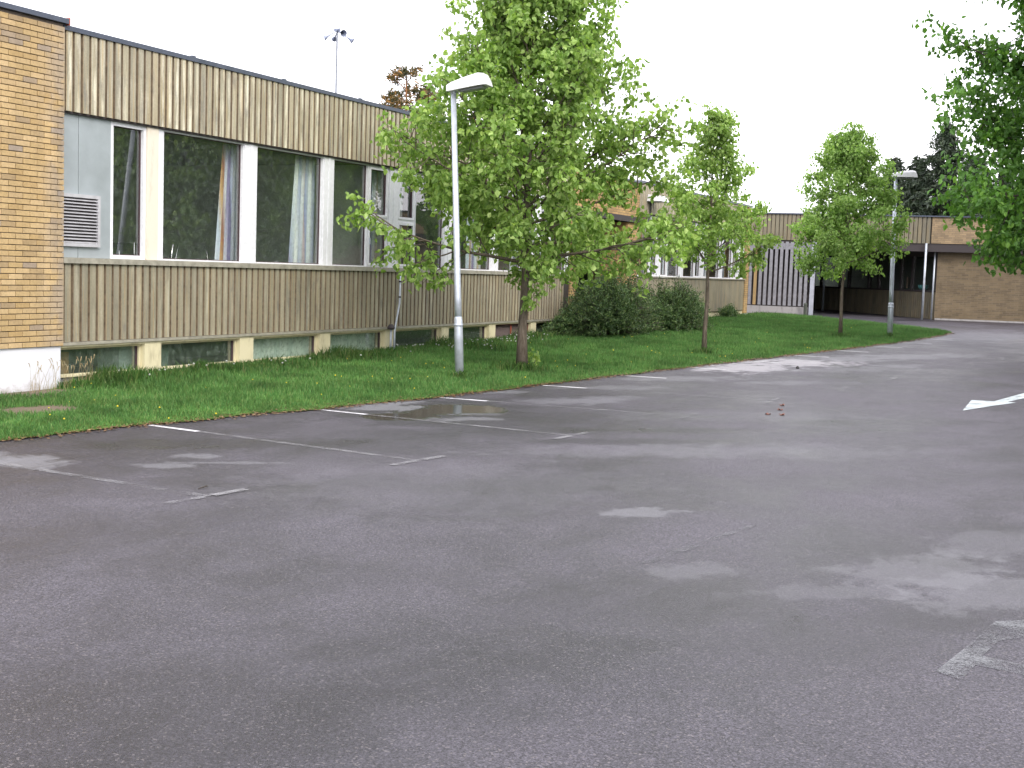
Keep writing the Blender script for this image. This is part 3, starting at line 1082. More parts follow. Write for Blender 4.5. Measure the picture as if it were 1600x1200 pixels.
def curtain(x0, x1, z0, z1, mat, label, y=13.1, folds=6, flare=.0):
    mb = MB()
    nx, nz = folds * 6, 8
    for j in range(nz + 1):
        t = j / nz; z = z1 + (z0 - z1) * t
        for i in range(nx + 1):
            u = i / nx
            xx = x0 + (x1 - x0) * u - flare * t * (1 - u)
            yy = y + .035 * math.sin(u * folds * 2 * math.pi + .4 * math.sin(t * 3)) * (.6 + .4 * t)
            mb.v.append((xx, yy, z))
    for j in range(nz):
        for i in range(nx):
            a = j * (nx + 1) + i
            mb.f.append((a, a + 1, a + nx + 2, a + nx + 1)); mb.m.append(0)
    o = mb.build('curtain', mat, None, smooth=True, origin=((x0 + x1) / 2, y, z0))
    s = o.modifiers.new('thickness', 'SOLIDIFY'); s.thickness = .003
    return tag(o, label, 'curtain', 'curtains behind the windows')


curtain(17.22, 17.62, 1.2, 3.66, CUR1, 'striped curtain with orange and brown bands in the first large window', flare=.22)
curtain(19.25, 19.85, 1.2, 3.66, CUR2, 'pale blue and white curtain in the second large window', flare=.2)
curtain(21.6, 22.02, 1.2, 3.66, CUR1, 'striped curtain behind the pair of small casements left of the mullion', folds=5)
curtain(22.5, 23.0, 1.2, 3.66, CUR2, 'pale curtain behind the casements just left of the lamp post', folds=5)
curtain(25.9, 26.6, 1.2, 3.66, CUR1, 'striped curtain in the large window behind the big tree trunk')
curtain(28.2, 28.9, 1.2, 3.66, CUR2, 'pale curtain near the right end of the classroom wing')
curtain(17.66, 19.6, -.2, .68, CUR3, 'white curtain drawn across the third basement window', y=12.99, folds=15)
curtain(19.96, 21.86, -.2, .68, CUR3, 'white curtain drawn across the fourth basement window', y=12.99, folds=15)
tag(box('storage_box', plain('cardboard_orange', (.42, .22, .09), .8), None, 13.5, 13.8, 13.05, 13.35, -.3, .48), 'orange box standing behind the leftmost basement window', 'box')
tag(box('shelf_unit', plain('shelf_laminate', (.34, .40, .40), .7), None, 14.75, 15.3, 13.0, 13.4, -.4, .60), 'pale cabinet side behind the right end of the first basement window', 'cabinet')
tag(box('shelf_unit', plain('shelf_laminate_green', (.20, .27, .24), .7), None, 15.4, 15.95, 13.1, 13.5, -.4, .45), 'greenish cabinet behind the left half of the second basement window', 'cabinet')


# chairs put up on the desks
def desk(x, y, label):
    t = thing('school_desk', (x, y, .851), label, 'desk', 'school desks behind the windows')
    MB().box(x - .6, x + .6, y - .28, y + .28, 1.54, 1.565).build('desktop', DESK, t)
    for sx in (-1, 1):
        for sy in (-1, 1):
            MB().tube([(x + sx * .55, y + sy * .24, .852), (x + sx * .55, y + sy * .24, 1.539)], .014, 6).build('leg', CHROME, t)
    return t


def chair(x, y, rz, label):
    """upside down on the desk top: the seat rests on it, legs in the air"""
    t = thing('school_chair', (x, y, 1.566), label, 'chair', 'chairs put up on the desks')
    O = Vector((x, y, 1.566))
    mb = MB()
    n = 6
    for i in range(n + 1):
        for j in range(n + 1):
            u, v = i / n - .5, j / n - .5
            mb.v.append((x + u * .38, y + v * .36, 1.566 + .006 + .03 * (abs(u) * 2) ** 2 + .01))
    for i in range(n):
        for j in range(n):
            a = i * (n + 1) + j
            mb.f.append((a, a + 1, a + n + 2, a + n + 1)); mb.m.append(0)
    s = mb.build('seat', PLY, t, smooth=True)
    s.modifiers.new('thickness', 'SOLIDIFY').thickness = .012
    bk = MB().hexa([(x - .19, y + .20, 1.30), (x + .19, y + .20, 1.30), (x - .19, y + .215, 1.30), (x + .19, y + .215, 1.30),
                    (x - .17, y + .22, 1.50), (x + .17, y + .22, 1.50), (x - .17, y + .235, 1.50), (x + .17, y + .235, 1.50)])
    bk.build('backrest', PLY, t, bevel=.01)
    for sx in (-1, 1):
        MB().tube([(x + sx * .15, y - .14, 1.605), (x + sx * .17, y - .17, 1.64), (x + sx * .21, y - .22, 2.03)], .011, 8).build('leg', CHROME, t, smooth=True)
        MB().tube([(x + sx * .15, y + .24, 1.40), (x + sx * .15, y + .215, 1.58), (x + sx * .17, y + .19, 1.64), (x + sx * .21, y + .24, 2.03)], .011, 8).build('leg', CHROME, t, smooth=True)
    t.rotation_euler.z = rz
    return t


desk(14.75, 13.5, 'wooden school desk behind the narrow first window')
desk(16.3, 13.75, 'wooden school desk behind the first large window')
desk(18.3, 13.75, 'wooden school desk behind the second large window')
chair(14.65, 13.5, .4, 'upturned chrome and plywood chair in the narrow first window')
chair(16.0, 13.75, -.3, 'upturned chair with orange plywood seat, left of two in the first large window')
chair(16.6, 13.8, .5, 'upturned chair with orange plywood seat, right of two in the first large window')
chair(18.15, 13.75, .2, 'single upturned chrome chair in the second large window')
cabm = plain('dark_cabinet', (.06, .07, .06), .7)
t = thing('wall_cabinet', (21.2, 18.9, .851), 'dark low cabinet along the back wall of the classroom', 'cabinet')
box('cabinet_body', cabm, t, 15.0, 21.9, 18.6, 20.3, .852, 2.1)
for k in range(9): box('door', cabm, t, 15.05 + k * .76, 15.05 + k * .76 + .74, 18.585, 18.599, .9, 2.05)

# ------------------------------------------------------------------ entrance bay between the two wings
eb = thing('entrance_building', (33.5, YF, 0), 'recessed entrance bay in yellow brick, half hidden behind the big tree and the shrubs', 'building')
box('brick_band', BRICKWALL, eb, X1 + .04, 36.1, YF - .05, YF + .5, 3.35, 4.42)
box('roof_flashing', FLASH, eb, X1 + .04, 36.15, YF - .1, YF + .6, 4.421, 4.47)
box('soffit', DARKWALL, eb, X1 + .04, 36.1, YF + .501, 15.2, 3.3, 3.6)
box('canopy_edge', DARKWALL, eb, X1 + .04, 36.0, YF - .12, YF - .051, 3.28, 3.44)
box('back_wall', BRICKWALL, eb, X1 + .04, 36.1, 15.2, 15.5, 0, 4.3)
box('roof', ROOFM, eb, X1 + .04, 36.1, YF + .51, 22, 4.2, 4.41)
box('brick_pier', BRICKWALL, eb, 35.2, 36.1, YF - .05, YF + .75, .0, 3.27)
box('brick_pier', BRICKWALL, eb, X1 + .04, 31.5, YF - .02, YF + .75, .0, 3.27)
d = box('door', plain('grey_door_paint', (.25, .27, .30), .5), eb, 32.3, 33.4, 15.12, 15.197, .35, 2.6)
box('pane', GLASS, d, 32.5, 33.2, 15.108, 15.118, 1.4, 2.4)
box('handle', GALV, d, 33.24, 33.27, 15.06, 15.10, 1.3, 1.6)
box('door_surround', plain('grey_panel_flat', (.30, .33, .36), .5), eb, 33.45, 34.6, 15.13, 15.198, .35, 2.6)
box('step', CONC, eb, 31.6, 35.1, 13.4, 15.15, .1, .34)

# ------------------------------------------------------------------ second classroom wing
X2, X3 = 36.15, 48.75
sb = thing('classroom_building', (42, YF, .2), 'second, more distant ribbed classroom wing ending in a narrow brick strip', 'building')
box('roof', ROOFM, sb, X2 + .01, X3, YF + .05, 22, 4.25, 4.448)
box('roof_flashing', FLASH, sb, X2, X3 + .05, YF - .07, YF + .2, 4.45, 4.52)
box('upper_wall', RECESS, sb, X2 + .01, X3 - .4, YF + .004, YF + .2, 3.605, 4.249)
box('lower_wall', RECESS, sb, X2 + .01, X3 - .4, YF + .004, YF + .2, .625, 1.70)
box('brick_strip', BRICKWALL, sb, X3 - .48, X3, YF - .04, YF + .9, .50, 4.44)
box('plinth', PILLAR, sb, X2 + .01, X3 - .02, YF + .02, YF + .5, -.2, .60)
box('end_wall', BRICKWALL, sb, X3 - .3, X3 - .002, YF + .901, 21.9, .3, 4.44)
box('plinth_corner', plain('white_render', (.62, .62, .60), .8), sb, X3 - .6, X3 + .04, YF - .08, YF + .4, .1, .485)
box('soffit_strip', DARKWALL, sb, X2 + .01, X3 - .49, YF - .01, YG - .02, 3.575, 3.60)
MB().box(X2 + .003, X3 - .49, YF - .07, YG + .02, 1.735, 1.77).build('window_sill', SILLM, sb)
box('floor', ROOMF, sb, X2, X3 - .5, YF + .2, 19, .5, .8)
box('ceiling', ROOM, sb, X2, X3 - .5, YF + .2, 19, 3.65, 3.9)
box('back_wall', ROOM, sb, X2, X3 - .5, 19, 19.2, .3, 4.2)


def rib_run(name, parent, a, b, z0, z1, mat, y, pitch=PITCH, wd=.124, d=.034):
    mb = MB()
    x = a + pitch / 2
    while x < b - wd / 2:
        mb.hexa([(x - wd / 2 + .01, y - d, z0), (x + wd / 2 - .01, y - d, z0), (x - wd / 2, y, z0), (x + wd / 2, y, z0),
                 (x - wd / 2 + .01, y - d, z1), (x + wd / 2 - .01, y - d, z1), (x - wd / 2, y, z1), (x + wd / 2, y, z1)])
        x += pitch
    return tag(mb.build(name, mat, parent), kind='stuff')


rib_run('cladding_ribs', sb, X2, X3 - .5, 3.6, 4.445, CLAD, YF)
rib_run('cladding_ribs', sb, X2, X3 - .5, .625, 1.73, CLADLOW, YF)
x = X2 + .02
k = 0
while x + 2.3 < X3 - .3:
    box('window_post', WHITE, sb, x + 1.99, x + 2.29, YF + .02, YG + .05, 1.771, 3.573)
    if k % 2 == 0:
        window(sb, x + .0, x + 1.3, 1.771, 3.573, .03)
        window(sb, x + 1.305, x + 1.985, 1.771, 3.573, .055)
    else:
        window(sb, x + .0, x + .68, 1.771, 3.573, .055)
        window(sb, x + .685, x + 1.985, 1.771, 3.573, .03)
    x += 2.295; k += 1
if X3 - .5 - x > .3: window(sb, x, X3 - .5, 1.771, 3.573, .05)
for k, xx in enumerate((37.4, 39.6, 41.2, 43.8, 46.2)):
    curtain(xx, xx + .5, 1.2, 3.56, CUR2 if k % 2 else CUR1, ['striped curtain next to the brick pier of the far classroom wing', 'pale curtain, second from the brick pier of the far wing', 'striped curtain in the middle of the far classroom wing', 'pale curtain behind the slim middle tree', 'striped curtain at the end of the far classroom wing'][k], folds=5)
# wall light under the roof edge of the second wing
p = aty(1030, 312, YF - .3)
wl = thing('wall_light', (p.x, YF - .04, p.z), 'white box-shaped wall light on the ribbed fascia of the far wing', 'light')
MB().hexa([(p.x - .35, YF - .5, p.z - .06), (p.x + .35, YF - .5, p.z - .06), (p.x - .35, YF - .045, p.z - .06), (p.x + .35, YF - .045, p.z - .06),
           (p.x - .3, YF - .42, p.z + .10), (p.x + .3, YF - .42, p.z + .10), (p.x - .3, YF - .045, p.z + .14), (p.x + .3, YF - .045, p.z + .14)]).build('lamp_housing', LAMPW, wl)
box('diffuser', LAMPD, wl, p.x - .32, p.x + .32, YF - .47, YF - .08, p.z - .085, p.z - .061)
box('bracket', DARKWALL, wl, p.x - .06, p.x + .06, YF - .044, YF - .0355, p.z - .4, p.z - .065)

# ------------------------------------------------------------------ far wing across the end of the car park
def fx(y, d=0.0):   # its facade line is turned a little
    return 55.0 + (7 - y) * .12 + d


fb = thing('far_building', (55.2, 7, .4), 'low far wing across the end of the car park, roof overhanging a brown brick wall', 'building')


def fslab(name, mat, y0, y1, z0, z1, d0, d1):
    """block along the facade line from y0 to y1, d0..d1 metres behind it"""
    return MB().hexa([(fx(y0, d0), y0, z0), (fx(y0, d1), y0, z0), (fx(y1, d0), y1, z0), (fx(y1, d1), y1, z0),
                      (fx(y0, d0), y0, z1), (fx(y0, d1), y0, z1), (fx(y1, d0), y1, z1), (fx(y1, d1), y1, z1)]).build(name, mat, fb)


fslab('metal_fascia_backing', RECESS, 7.0, 21.9, 3.45, 4.50, .03, .3)
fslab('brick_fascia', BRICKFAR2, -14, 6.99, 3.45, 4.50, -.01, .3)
fslab('roof_flashing', FLASH, -14, 21.9, 4.502, 4.55, -.08, .4)
fslab('soffit', DARKWALL, -14, 21.9, 3.12, 3.449, .02, 16)
fslab('roof', ROOFM, -14, 21.9, 4.2, 4.5, .31, 16)
mb = MB()
y = 7.05
while y < 21.8:
    X = fx(y)
    mb.hexa([(X - .03, y, 3.44), (X + .029, y - .006, 3.44), (X - .03, y + .135, 3.44), (X + .029, y + .142, 3.44),
             (X - .03, y, 4.498), (X + .029, y - .006, 4.498), (X - .03, y + .135, 4.498), (X + .029, y + .142, 4.498)])
    y += .165
tag(mb.build('cladding_ribs', CLADFAR, fb), kind='stuff')
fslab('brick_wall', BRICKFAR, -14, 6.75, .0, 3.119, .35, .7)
fslab('wall_foot', CONC, -14, 6.72, .3, .46, .30, .349)
# inner wall under the overhang runs back towards the courtyard
A, B = Vector((55.6, 6.75)), Vector((63.5, 12.9))
dv = (B - A).normalized(); nv = Vector((dv.y, -dv.x))


def iw(name, mat, s0, s1, z0, z1, d0, d1, parent=None):
    P = []
    for z in (z0, z1):
        for dd in (d0, d1):
            for s in (s0, s1):
                q = A + dv * s + nv * -dd * -1
                P.append((q.x, q.y, z))
    # reorder (x:s, y:d)
    return MB().hexa(P).build(name, mat, parent or fb)


L = (B - A).length + 3
iw('window_wall_base', CLADFAR, .05, L, .3, 1.50, 0, .2)
mb = MB()
s = .1
while s < L - .1:
    P = []
    for z in (.42, 1.49):
        for dd in (-.03, 0):
            for ss in (s, s + .11):
                q = A + dv * ss + nv * dd
                P.append((q.x, q.y, z))
    mb.hexa(P); s += .16
tag(mb.build('cladding_ribs', CLADFAR, fb), kind='stuff')
iw('window_sill', DARKWALL, .05, L, 1.501, 1.56, -.06, .2)
iw('back_wall', ROOM, .05, L + 14, .3, 3.118, 3.5, 3.7)
iw('window_head', DARKWALL, .05, L, 2.95, 3.118, 0, .2)
s = .05
k = 0
while s < L - .8:
    wdt = 1.9 if k % 2 == 0 else .9
    f = iw('window', DARKWALL, s, s + .09, 1.561, 2.949, 0, .15)
    iw('pane', GLASS, s + .091, s + wdt - .001, 1.562, 2.948, .06, .07, f)
    s += wdt; k += 1
# things on the inner window sill
q = A + dv * 4.4 + nv * .5
tag(box('paper_poster', plain('kraft_paper', (.42, .30, .19), .9), None, q.x - .3, q.x + .3, q.y - .02, q.y + .02, 1.62, 2.22), 'light brown panel standing inside the far window, left of the two', 'panel')
q = A + dv * 3.1 + nv * .5
tag(box('paper_poster', plain('kraft_paper_dull', (.34, .24, .16), .9), None, q.x - .35, q.x + .35, q.y - .02, q.y + .02, 1.62, 2.1), 'duller brown panel inside the far window, right of the two', 'panel')
q = A + dv * 1.7 + nv * .4
mb = MB().tube([(q.x, q.y, 1.58), (q.x, q.y, 1.66), (q.x, q.y, 1.78)], [.12, .2, .22], 12)
tag(mb.build('turquoise_bowl', plain('turquoise_plastic', (.10, .38, .38), .4), smooth=True), 'turquoise bowl on the window sill under the far overhang', 'bowl')


def steel_post(px, ybase, z1, r, label):
    Y = gr(px, ybase)
    X = fx(Y.y, -.05) if label != 1 else Y.x
    o = MB().tube([(X, Y.y, G(X) - .02), (X, Y.y, z1)], r, 10).build('post', GALV, fb, smooth=True)
    return o


def post_at(x, y, z1, r=.045, mat=GALV):
    return MB().tube([(x, y, G(x) - .02), (x, y, z1)], r, 10).build('post', mat, fb, smooth=True)


post_at(fx(7.15, -.12), 7.15, 3.44, .045)
post_at(fx(6.85, .3), 6.85, 3.118, .035)
d = ray(1286, 470); t = 60.5 / d.x
post_at(60.5, d.y * t, 3.118, .05)
tag(MB().box(56.6, 74, 20.5, 20.8, .2, 3.1).build('courtyard_wall', DARKWALL), 'dark wall added out of view so the far windows mirror less sky', 'wall')  # unseen, added to keep white sky out of the far window reflections
# white roof hood behind the fascia
q0, q1 = fx(13.5, 3.5), fx(11, 3.5)
rf = MB().hexa([(57.5, 10.2, 4.52), (60, 10.2, 4.52), (57.5, 14.3, 4.52), (60, 14.3, 4.52), (57.6, 10.3, 4.92), (59.9, 10.3, 4.92), (57.6, 14.2, 4.92), (59.9, 14.2, 4.92)])
rf = rf.build('skylight', None or WHITE, fb)
# dark stain vine on the brick: small wall plaque-like creeper
# fence
fn = thing('slat_fence', (fx(13, -.1), 12.9, .35), 'tall fence of grey vertical boards on a concrete footing in front of the courtyard', 'fence')
Fx = lambda y, d=0: fx(y, -.35) + d
y = 11.55
k = 0
NS = 13
for i in range(NS):
    yy = 11.66 + i * .205
    X = Fx(yy)
    m_ = WOODY if i == NS - 3 else WOOD
    o = MB().box(X - .012, X + .012, yy, yy + .125, .74, 3.36 + random.uniform(-.01, .01)).build('board', m_, fn)
    if i == NS - 3: o['label'] = 'bare yellow board'
MB().hexa([(Fx(11.5, .013), 11.5, 1.1), (Fx(11.5, .06), 11.5, 1.1), (Fx(14.3, .013), 14.3, 1.1), (Fx(14.3, .06), 14.3, 1.1),
           (Fx(11.5, .013), 11.5, 1.2), (Fx(11.5, .06), 11.5, 1.2), (Fx(14.3, .013), 14.3, 1.2), (Fx(14.3, .06), 14.3, 1.2)]).build('rail', DARKWALL, fn)
MB().hexa([(Fx(11.5, .013), 11.5, 3.05), (Fx(11.5, .06), 11.5, 3.05), (Fx(14.3, .013), 14.3, 3.05), (Fx(14.3, .06), 14.3, 3.05),
           (Fx(11.5, .013), 11.5, 3.3), (Fx(11.5, .06), 11.5, 3.3), (Fx(14.3, .013), 14.3, 3.3), (Fx(14.3, .06), 14.3, 3.3)]).build('rail', WOOD, fn)
MB().hexa([(Fx(11.6, -.08), 11.6, .2), (Fx(11.6, .15), 11.6, .2), (Fx(14.6, -.08), 14.6, .2), (Fx(14.6, .15), 14.6, .2),
           (Fx(11.6, -.08), 11.6, .70), (Fx(11.6, .15), 11.6, .70), (Fx(14.6, -.08), 14.6, .70), (Fx(14.6, .15), 14.6, .70)]).build('footing', CONC, fn)
MB().box(Fx(11.45) - .06, Fx(11.45) + .06, 11.38, 11.54, .3, 3.4).build('post', plain('pale_post_paint', (.40, .42, .48), .6), fn)
tag(MB().tube([(Fx(11.6) - .3, 11.62, .3), (Fx(11.6) - .3, 11.62, .82)], .07, 10).tube([(Fx(11.6) - .3, 11.62, .821), (Fx(11.6) - .3, 11.62, .88)], [.085, .05], 10).build('bollard', plain('dark_bollard', (.06, .07, .055), .7)), 'short dark bollard in front of the fence end post', 'bollard')
tag(MB().hexa([(56.5, 12.1, .2), (56.7, 12.1, .2), (56.3, 21, .2), (56.5, 21, .2), (56.5, 12.1, 3.1), (56.7, 12.1, 3.1), (56.3, 21, 3.1), (56.5, 21, 3.1)]).build('courtyard_wall', DARKWALL), 'dark wall seen through the gaps of the board fence', 'wall')

# ------------------------------------------------------------------ drainpipes on the classroom wing
t = thing('drainpipe', (22.3, 12.55, .2), 'thin grey drainpipe running down the ribbed cladding right of the cream pillar', 'drainpipe')
p0 = aty(620, 557, 12.5); p1 = aty(625.5, 432, 12.68)
MB().tube([(p0.x, 12.56, .05), (p0.x, 12.56, .6), (p1.x, 12.68, 1.10), (p1.x, 12.68, 1.69)], .019, 10).build('pipe', GALV, t, smooth=True)
for z in (1.2, 1.5): MB().tube([(p1.x, 12.68, z), (p1.x, 12.68, z + .03)], .026, 10).build('bracket', DARKWALL, t)
p0 = aty(612.5, 510, 12.6)
t = thing('vent_pipe', (p0.x, 12.6, .1), 'short grey vent pipe with a dark cowl beside the fourth basement window', 'pipe')
MB().tube([(p0.x, 12.62, .1), (p0.x, 12.62, .6)], .022, 8).build('pipe', GALV, t, smooth=True)
MB().tube([(p0.x, 12.62, .601), (p0.x, 12.62, .64), (p0.x, 12.62, .70)], [.07, .075, .03], 10).build('cowl', DARKWALL, t, smooth=True)


# ------------------------------------------------------------------ lamp posts
def lamp(base, top, hd, label, rot_up=.0, thick=1.0):
    """base, top: foot and head of the pole; hd: direction in which the head reaches"""
    t = thing('lamp_post', base, label, 'street lamp', 'street lamps along the lawn')
    b = Vector(base); v = (Vector(top) - b); Lp = v.length; u = v / Lp
    zz = .95
    MB().tube([b, b + u * zz, b + u * (zz + .05)], [.070 * thick, .068 * thick, .058 * thick], 16).build('sleeve', GALV, t, smooth=True)
    MB().tube([b + u * (zz + .05), b + u * (zz + .35), b + u * (Lp - .06)], [.056 * thick, .054 * thick, .042 * thick], 16).build('pole', GALV, t, smooth=True)
    bx_ = b + u * .45
    MB().tube([b + u * (zz - .10), b + u * (zz - .06)], .074 * thick, 16).build('collar', GALV, t, smooth=True)
    a = Vector(hd).normalized(); s = a.cross(Vector((0, 0, 1))).normalized(); up = s.cross(a)
    T = Vector(top)
    # head: long tapered lid, thin at the pole, deeper in the middle
    prof = [(-.08, -.05, .060, .13), (.0, -.055, .085, .15), (.20, -.055, .12, .165), (.46, -.055, .15, .17), (.56, -.06, .125, .17), (.60, -.065, .03, .165)]
    mb = MB()
    for (l, lo, hi, wd) in prof:
        c = T + a * l
        for (q, zz2) in ((-1, lo), (1, lo), (.82, lo + (hi - lo) * .75), (.55, hi), (-.55, hi), (-.82, lo + (hi - lo) * .75)):
            mb.v.append(tuple(c + s * (q * wd) + up * zz2))
    n = len(prof)
    for i in range(n - 1):
        for j in range(6):
            k = (j + 1) % 6
            mb.f.append((i * 6 + j, i * 6 + k, i * 6 + 6 + k, i * 6 + 6 + j)); mb.m.append(0)
    mb.f.append(tuple(range(6))[::-1]); mb.f.append(tuple(range((n - 1) * 6, n * 6))); mb.m += [0, 0]
    hh = mb.build('lamp_head', LAMPW, t, bevel=.006)
    mb = MB()
    for zz2, sh in ((-.0575, 1), (-.085, .86)):
        pass
    P = []
    for (dz, sh) in ((-.095, .8), (-.062, 1)):
        for q in (-1, 1):
            for l in (.10, .54):
                l2 = .32 + (l - .32) * sh
                P.append(tuple(T + a * l2 + s * (q * .105 * sh) + up * dz))
    MB().hexa(P).build('diffuser', LAMPD, t, bevel=.01)
    MB().tube([T - u * .1, T - up * .03], .048 * thick, 12).build('socket', GALV, t, smooth=True)
    return t


def pole_top(base, px, py):
    """top of a pole that leans only sideways: same depth from the camera as its foot"""
    Z = (base - CAM).dot(FWD)
    return CAM + ray(px, py) * Z


b1 = gr(718, 597); b1.z = lawn_z(b1.x, b1.y) - .02
lamp(b1, pole_top(b1, 708.5, 138), RIGHT * 1.0 - Vector((FWD.x, FWD.y, 0)) * .35 + Vector((0, 0, .14)), 'near grey lamp post with a white head, leaning slightly in front of the big tree')
b2 = gr(1390, 528); b2.z = lawn_z(b2.x, b2.y) - .02
lamp(b2, pole_top(b2, 1400, 274), RIGHT * 1.0 + Vector((FWD.x, FWD.y, 0)) * .2 + Vector((0, 0, .0)), 'far grey lamp post with a white head, near the tip of the lawn', thick=1.15)

# ------------------------------------------------------------------ siren mast on the roof
sp = aty(527, 48, 16.0)
sm = thing('siren_mast', (sp.x, 16, 4.745), 'thin roof mast carrying grey horn loudspeakers against the sky', 'siren')
MB().tube([(sp.x, 16, 4.746), (sp.x, 16, sp.z)], [.026, .02], 8).build('mast', plain('pale_mast_paint', (.24, .26, .30), .5), sm)
HORN = plain('horn_paint', (.22, .25, .34), .5, .3)
MB().tube([(sp.x - .07, 16, sp.z), (sp.x + .07, 16, sp.z)], .035, 8).tube([(sp.x, 15.93, sp.z + .02), (sp.x, 16.07, sp.z + .02)], .035, 8).build('driver', HORN, sm)
R2 = Vector((RIGHT.x, RIGHT.y, 0)).normalized()
O = Vector((sp.x, 16, sp.z))
for (e, dn, sz) in ((R2 * -.26, -.16, 1), (R2 * .32, -.20, 1), (R2 * .17 - Vector((FWD.x, FWD.y, 0)) * .3, -.10, 1.2), (R2 * -.1 + Vector((FWD.x, FWD.y, 0)) * .3, -.12, 1)):
    E_ = O + e + Vector((0, 0, dn))
    D = (E_ - O).normalized()
    MB().tube([O + D * .05, O + (E_ - O) * .7, E_ - D * .03, E_ + D * .03], [.009, .014, .032 * sz, .066 * sz], 12, cap=False).build('horn', HORN, sm, smooth=True)

# ------------------------------------------------------------------ trees
BARK = mat_bark('linden_bark', (.075, .060, .045), (.15, .125, .10))
BARKD = mat_bark('dark_bark', (.04, .035, .03), (.09, .075, .06))
BARKP = mat_bark('pine_bark_orange', (.30, .13, .05), (.17, .09, .05))
LEAF1 = mat_leaf('linden_leaf', [(0, (.13, .23, .05)), (.35, (.20, .32, .075)), (.7, (.27, .40, .105)), (1, (.38, .50, .17))], .42)
LEAF3 = mat_leaf('linden_leaf_light', [(0, (.15, .26, .065)), (.35, (.21, .34, .09)), (.7, (.27, .41, .12)), (1, (.35, .49, .17))], .42)
LEAFM = mat_leaf('maple_leaf', [(0, (.05, .12, .022)), (.4, (.075, .18, .03)), (.8, (.11, .24, .04)), (1, (.17, .31, .055))], .35)
SHRUB = mat_leaf('yew_leaf', [(0, (.03, .062, .022)), (.45, (.055, .108, .034)), (.8, (.095, .16, .05)), (1, (.17, .23, .085))], .15)
NEEDLE = mat_leaf('spruce_needles', [(0, (.022, .036, .022)), (.5, (.034, .054, .030)), (1, (.06, .085, .045))], .1)
PINEN = mat_leaf('pine_needles_sun_tint', [(0, (.045, .055, .028)), (.45, (.10, .095, .045)), (.75, (.26, .15, .06)), (1, (.42, .22, .08))], .2)  # orange stops put low sunlight into the needle colour


def rv(r=1.0):
    while True:
        v = Vector((random.uniform(-1, 1), random.uniform(-1, 1), random.uniform(-1, 1)))
        if .01 < v.length < 1: return v.normalized() * r


def leaves_mesh(name, mat, P, size, parent, droop=.75, elong=1.1, kind='stuff'):
    """P: (n,3) array; each leaf is a pointed blade folded along its midrib"""
    P = np.array(P); n = len(P)
    r = np.random.default_rng(len(P))
    a = r.uniform(0, 2 * np.pi, n); el = r.normal(-droop, .5, n)
    d = np.stack([np.cos(a) * np.cos(el), np.sin(a) * np.cos(el), np.sin(el)], 1)
    q = r.normal(0, 1, (n, 3))
    s = np.cross(d, q); s /= np.linalg.norm(s, axis=1)[:, None]
    nn = np.cross(s, d)
    L_ = size * r.uniform(.65, 1.25, n)[:, None]; W_ = L_ * .42 / elong * r.uniform(.85, 1.15, n)[:, None]
    fold = L_ * .10
    V = np.zeros((n, 6, 3))
    V[:, 0] = P
    V[:, 1] = P + d * L_ * .35 + s * W_ + nn * fold
    V[:, 2] = P + d * L_ * .75 + s * W_ * .62 + nn * fold * .7
    V[:, 3] = P + d * L_ * 1.05 - nn * fold * .6
    V[:, 4] = P + d * L_ * .75 - s * W_ * .62 + nn * fold * .7
    V[:, 5] = P + d * L_ * .35 - s * W_ + nn * fold
    me = bpy.data.meshes.new(name)
    idx = (np.arange(n) * 6).tolist()
    F_ = []
    for i in idx: F_.append((i, i + 1, i + 2, i + 3)); F_.append((i, i + 3, i + 4, i + 5))
    off = np.array(wloc(parent))
    me.from_pydata((V.reshape(-1, 3) - off).tolist(), [], F_)
    me.materials.append(mat)
    o = bpy.data.objects.new(name, me); COL.objects.link(o); o.parent = parent
    o['kind'] = kind
    return o


def bend(a, dirv, length, segs, up, wob):
    """polyline growing from a, curving towards +up, with wobble"""
    pts = [Vector(a)]
    d = Vector(dirv).normalized()
    for i in range(segs):
        d = (d + Vector((0, 0, up / segs)) + rv(wob)).normalized()
        pts.append(pts[-1] + d * (length / segs))
    return pts


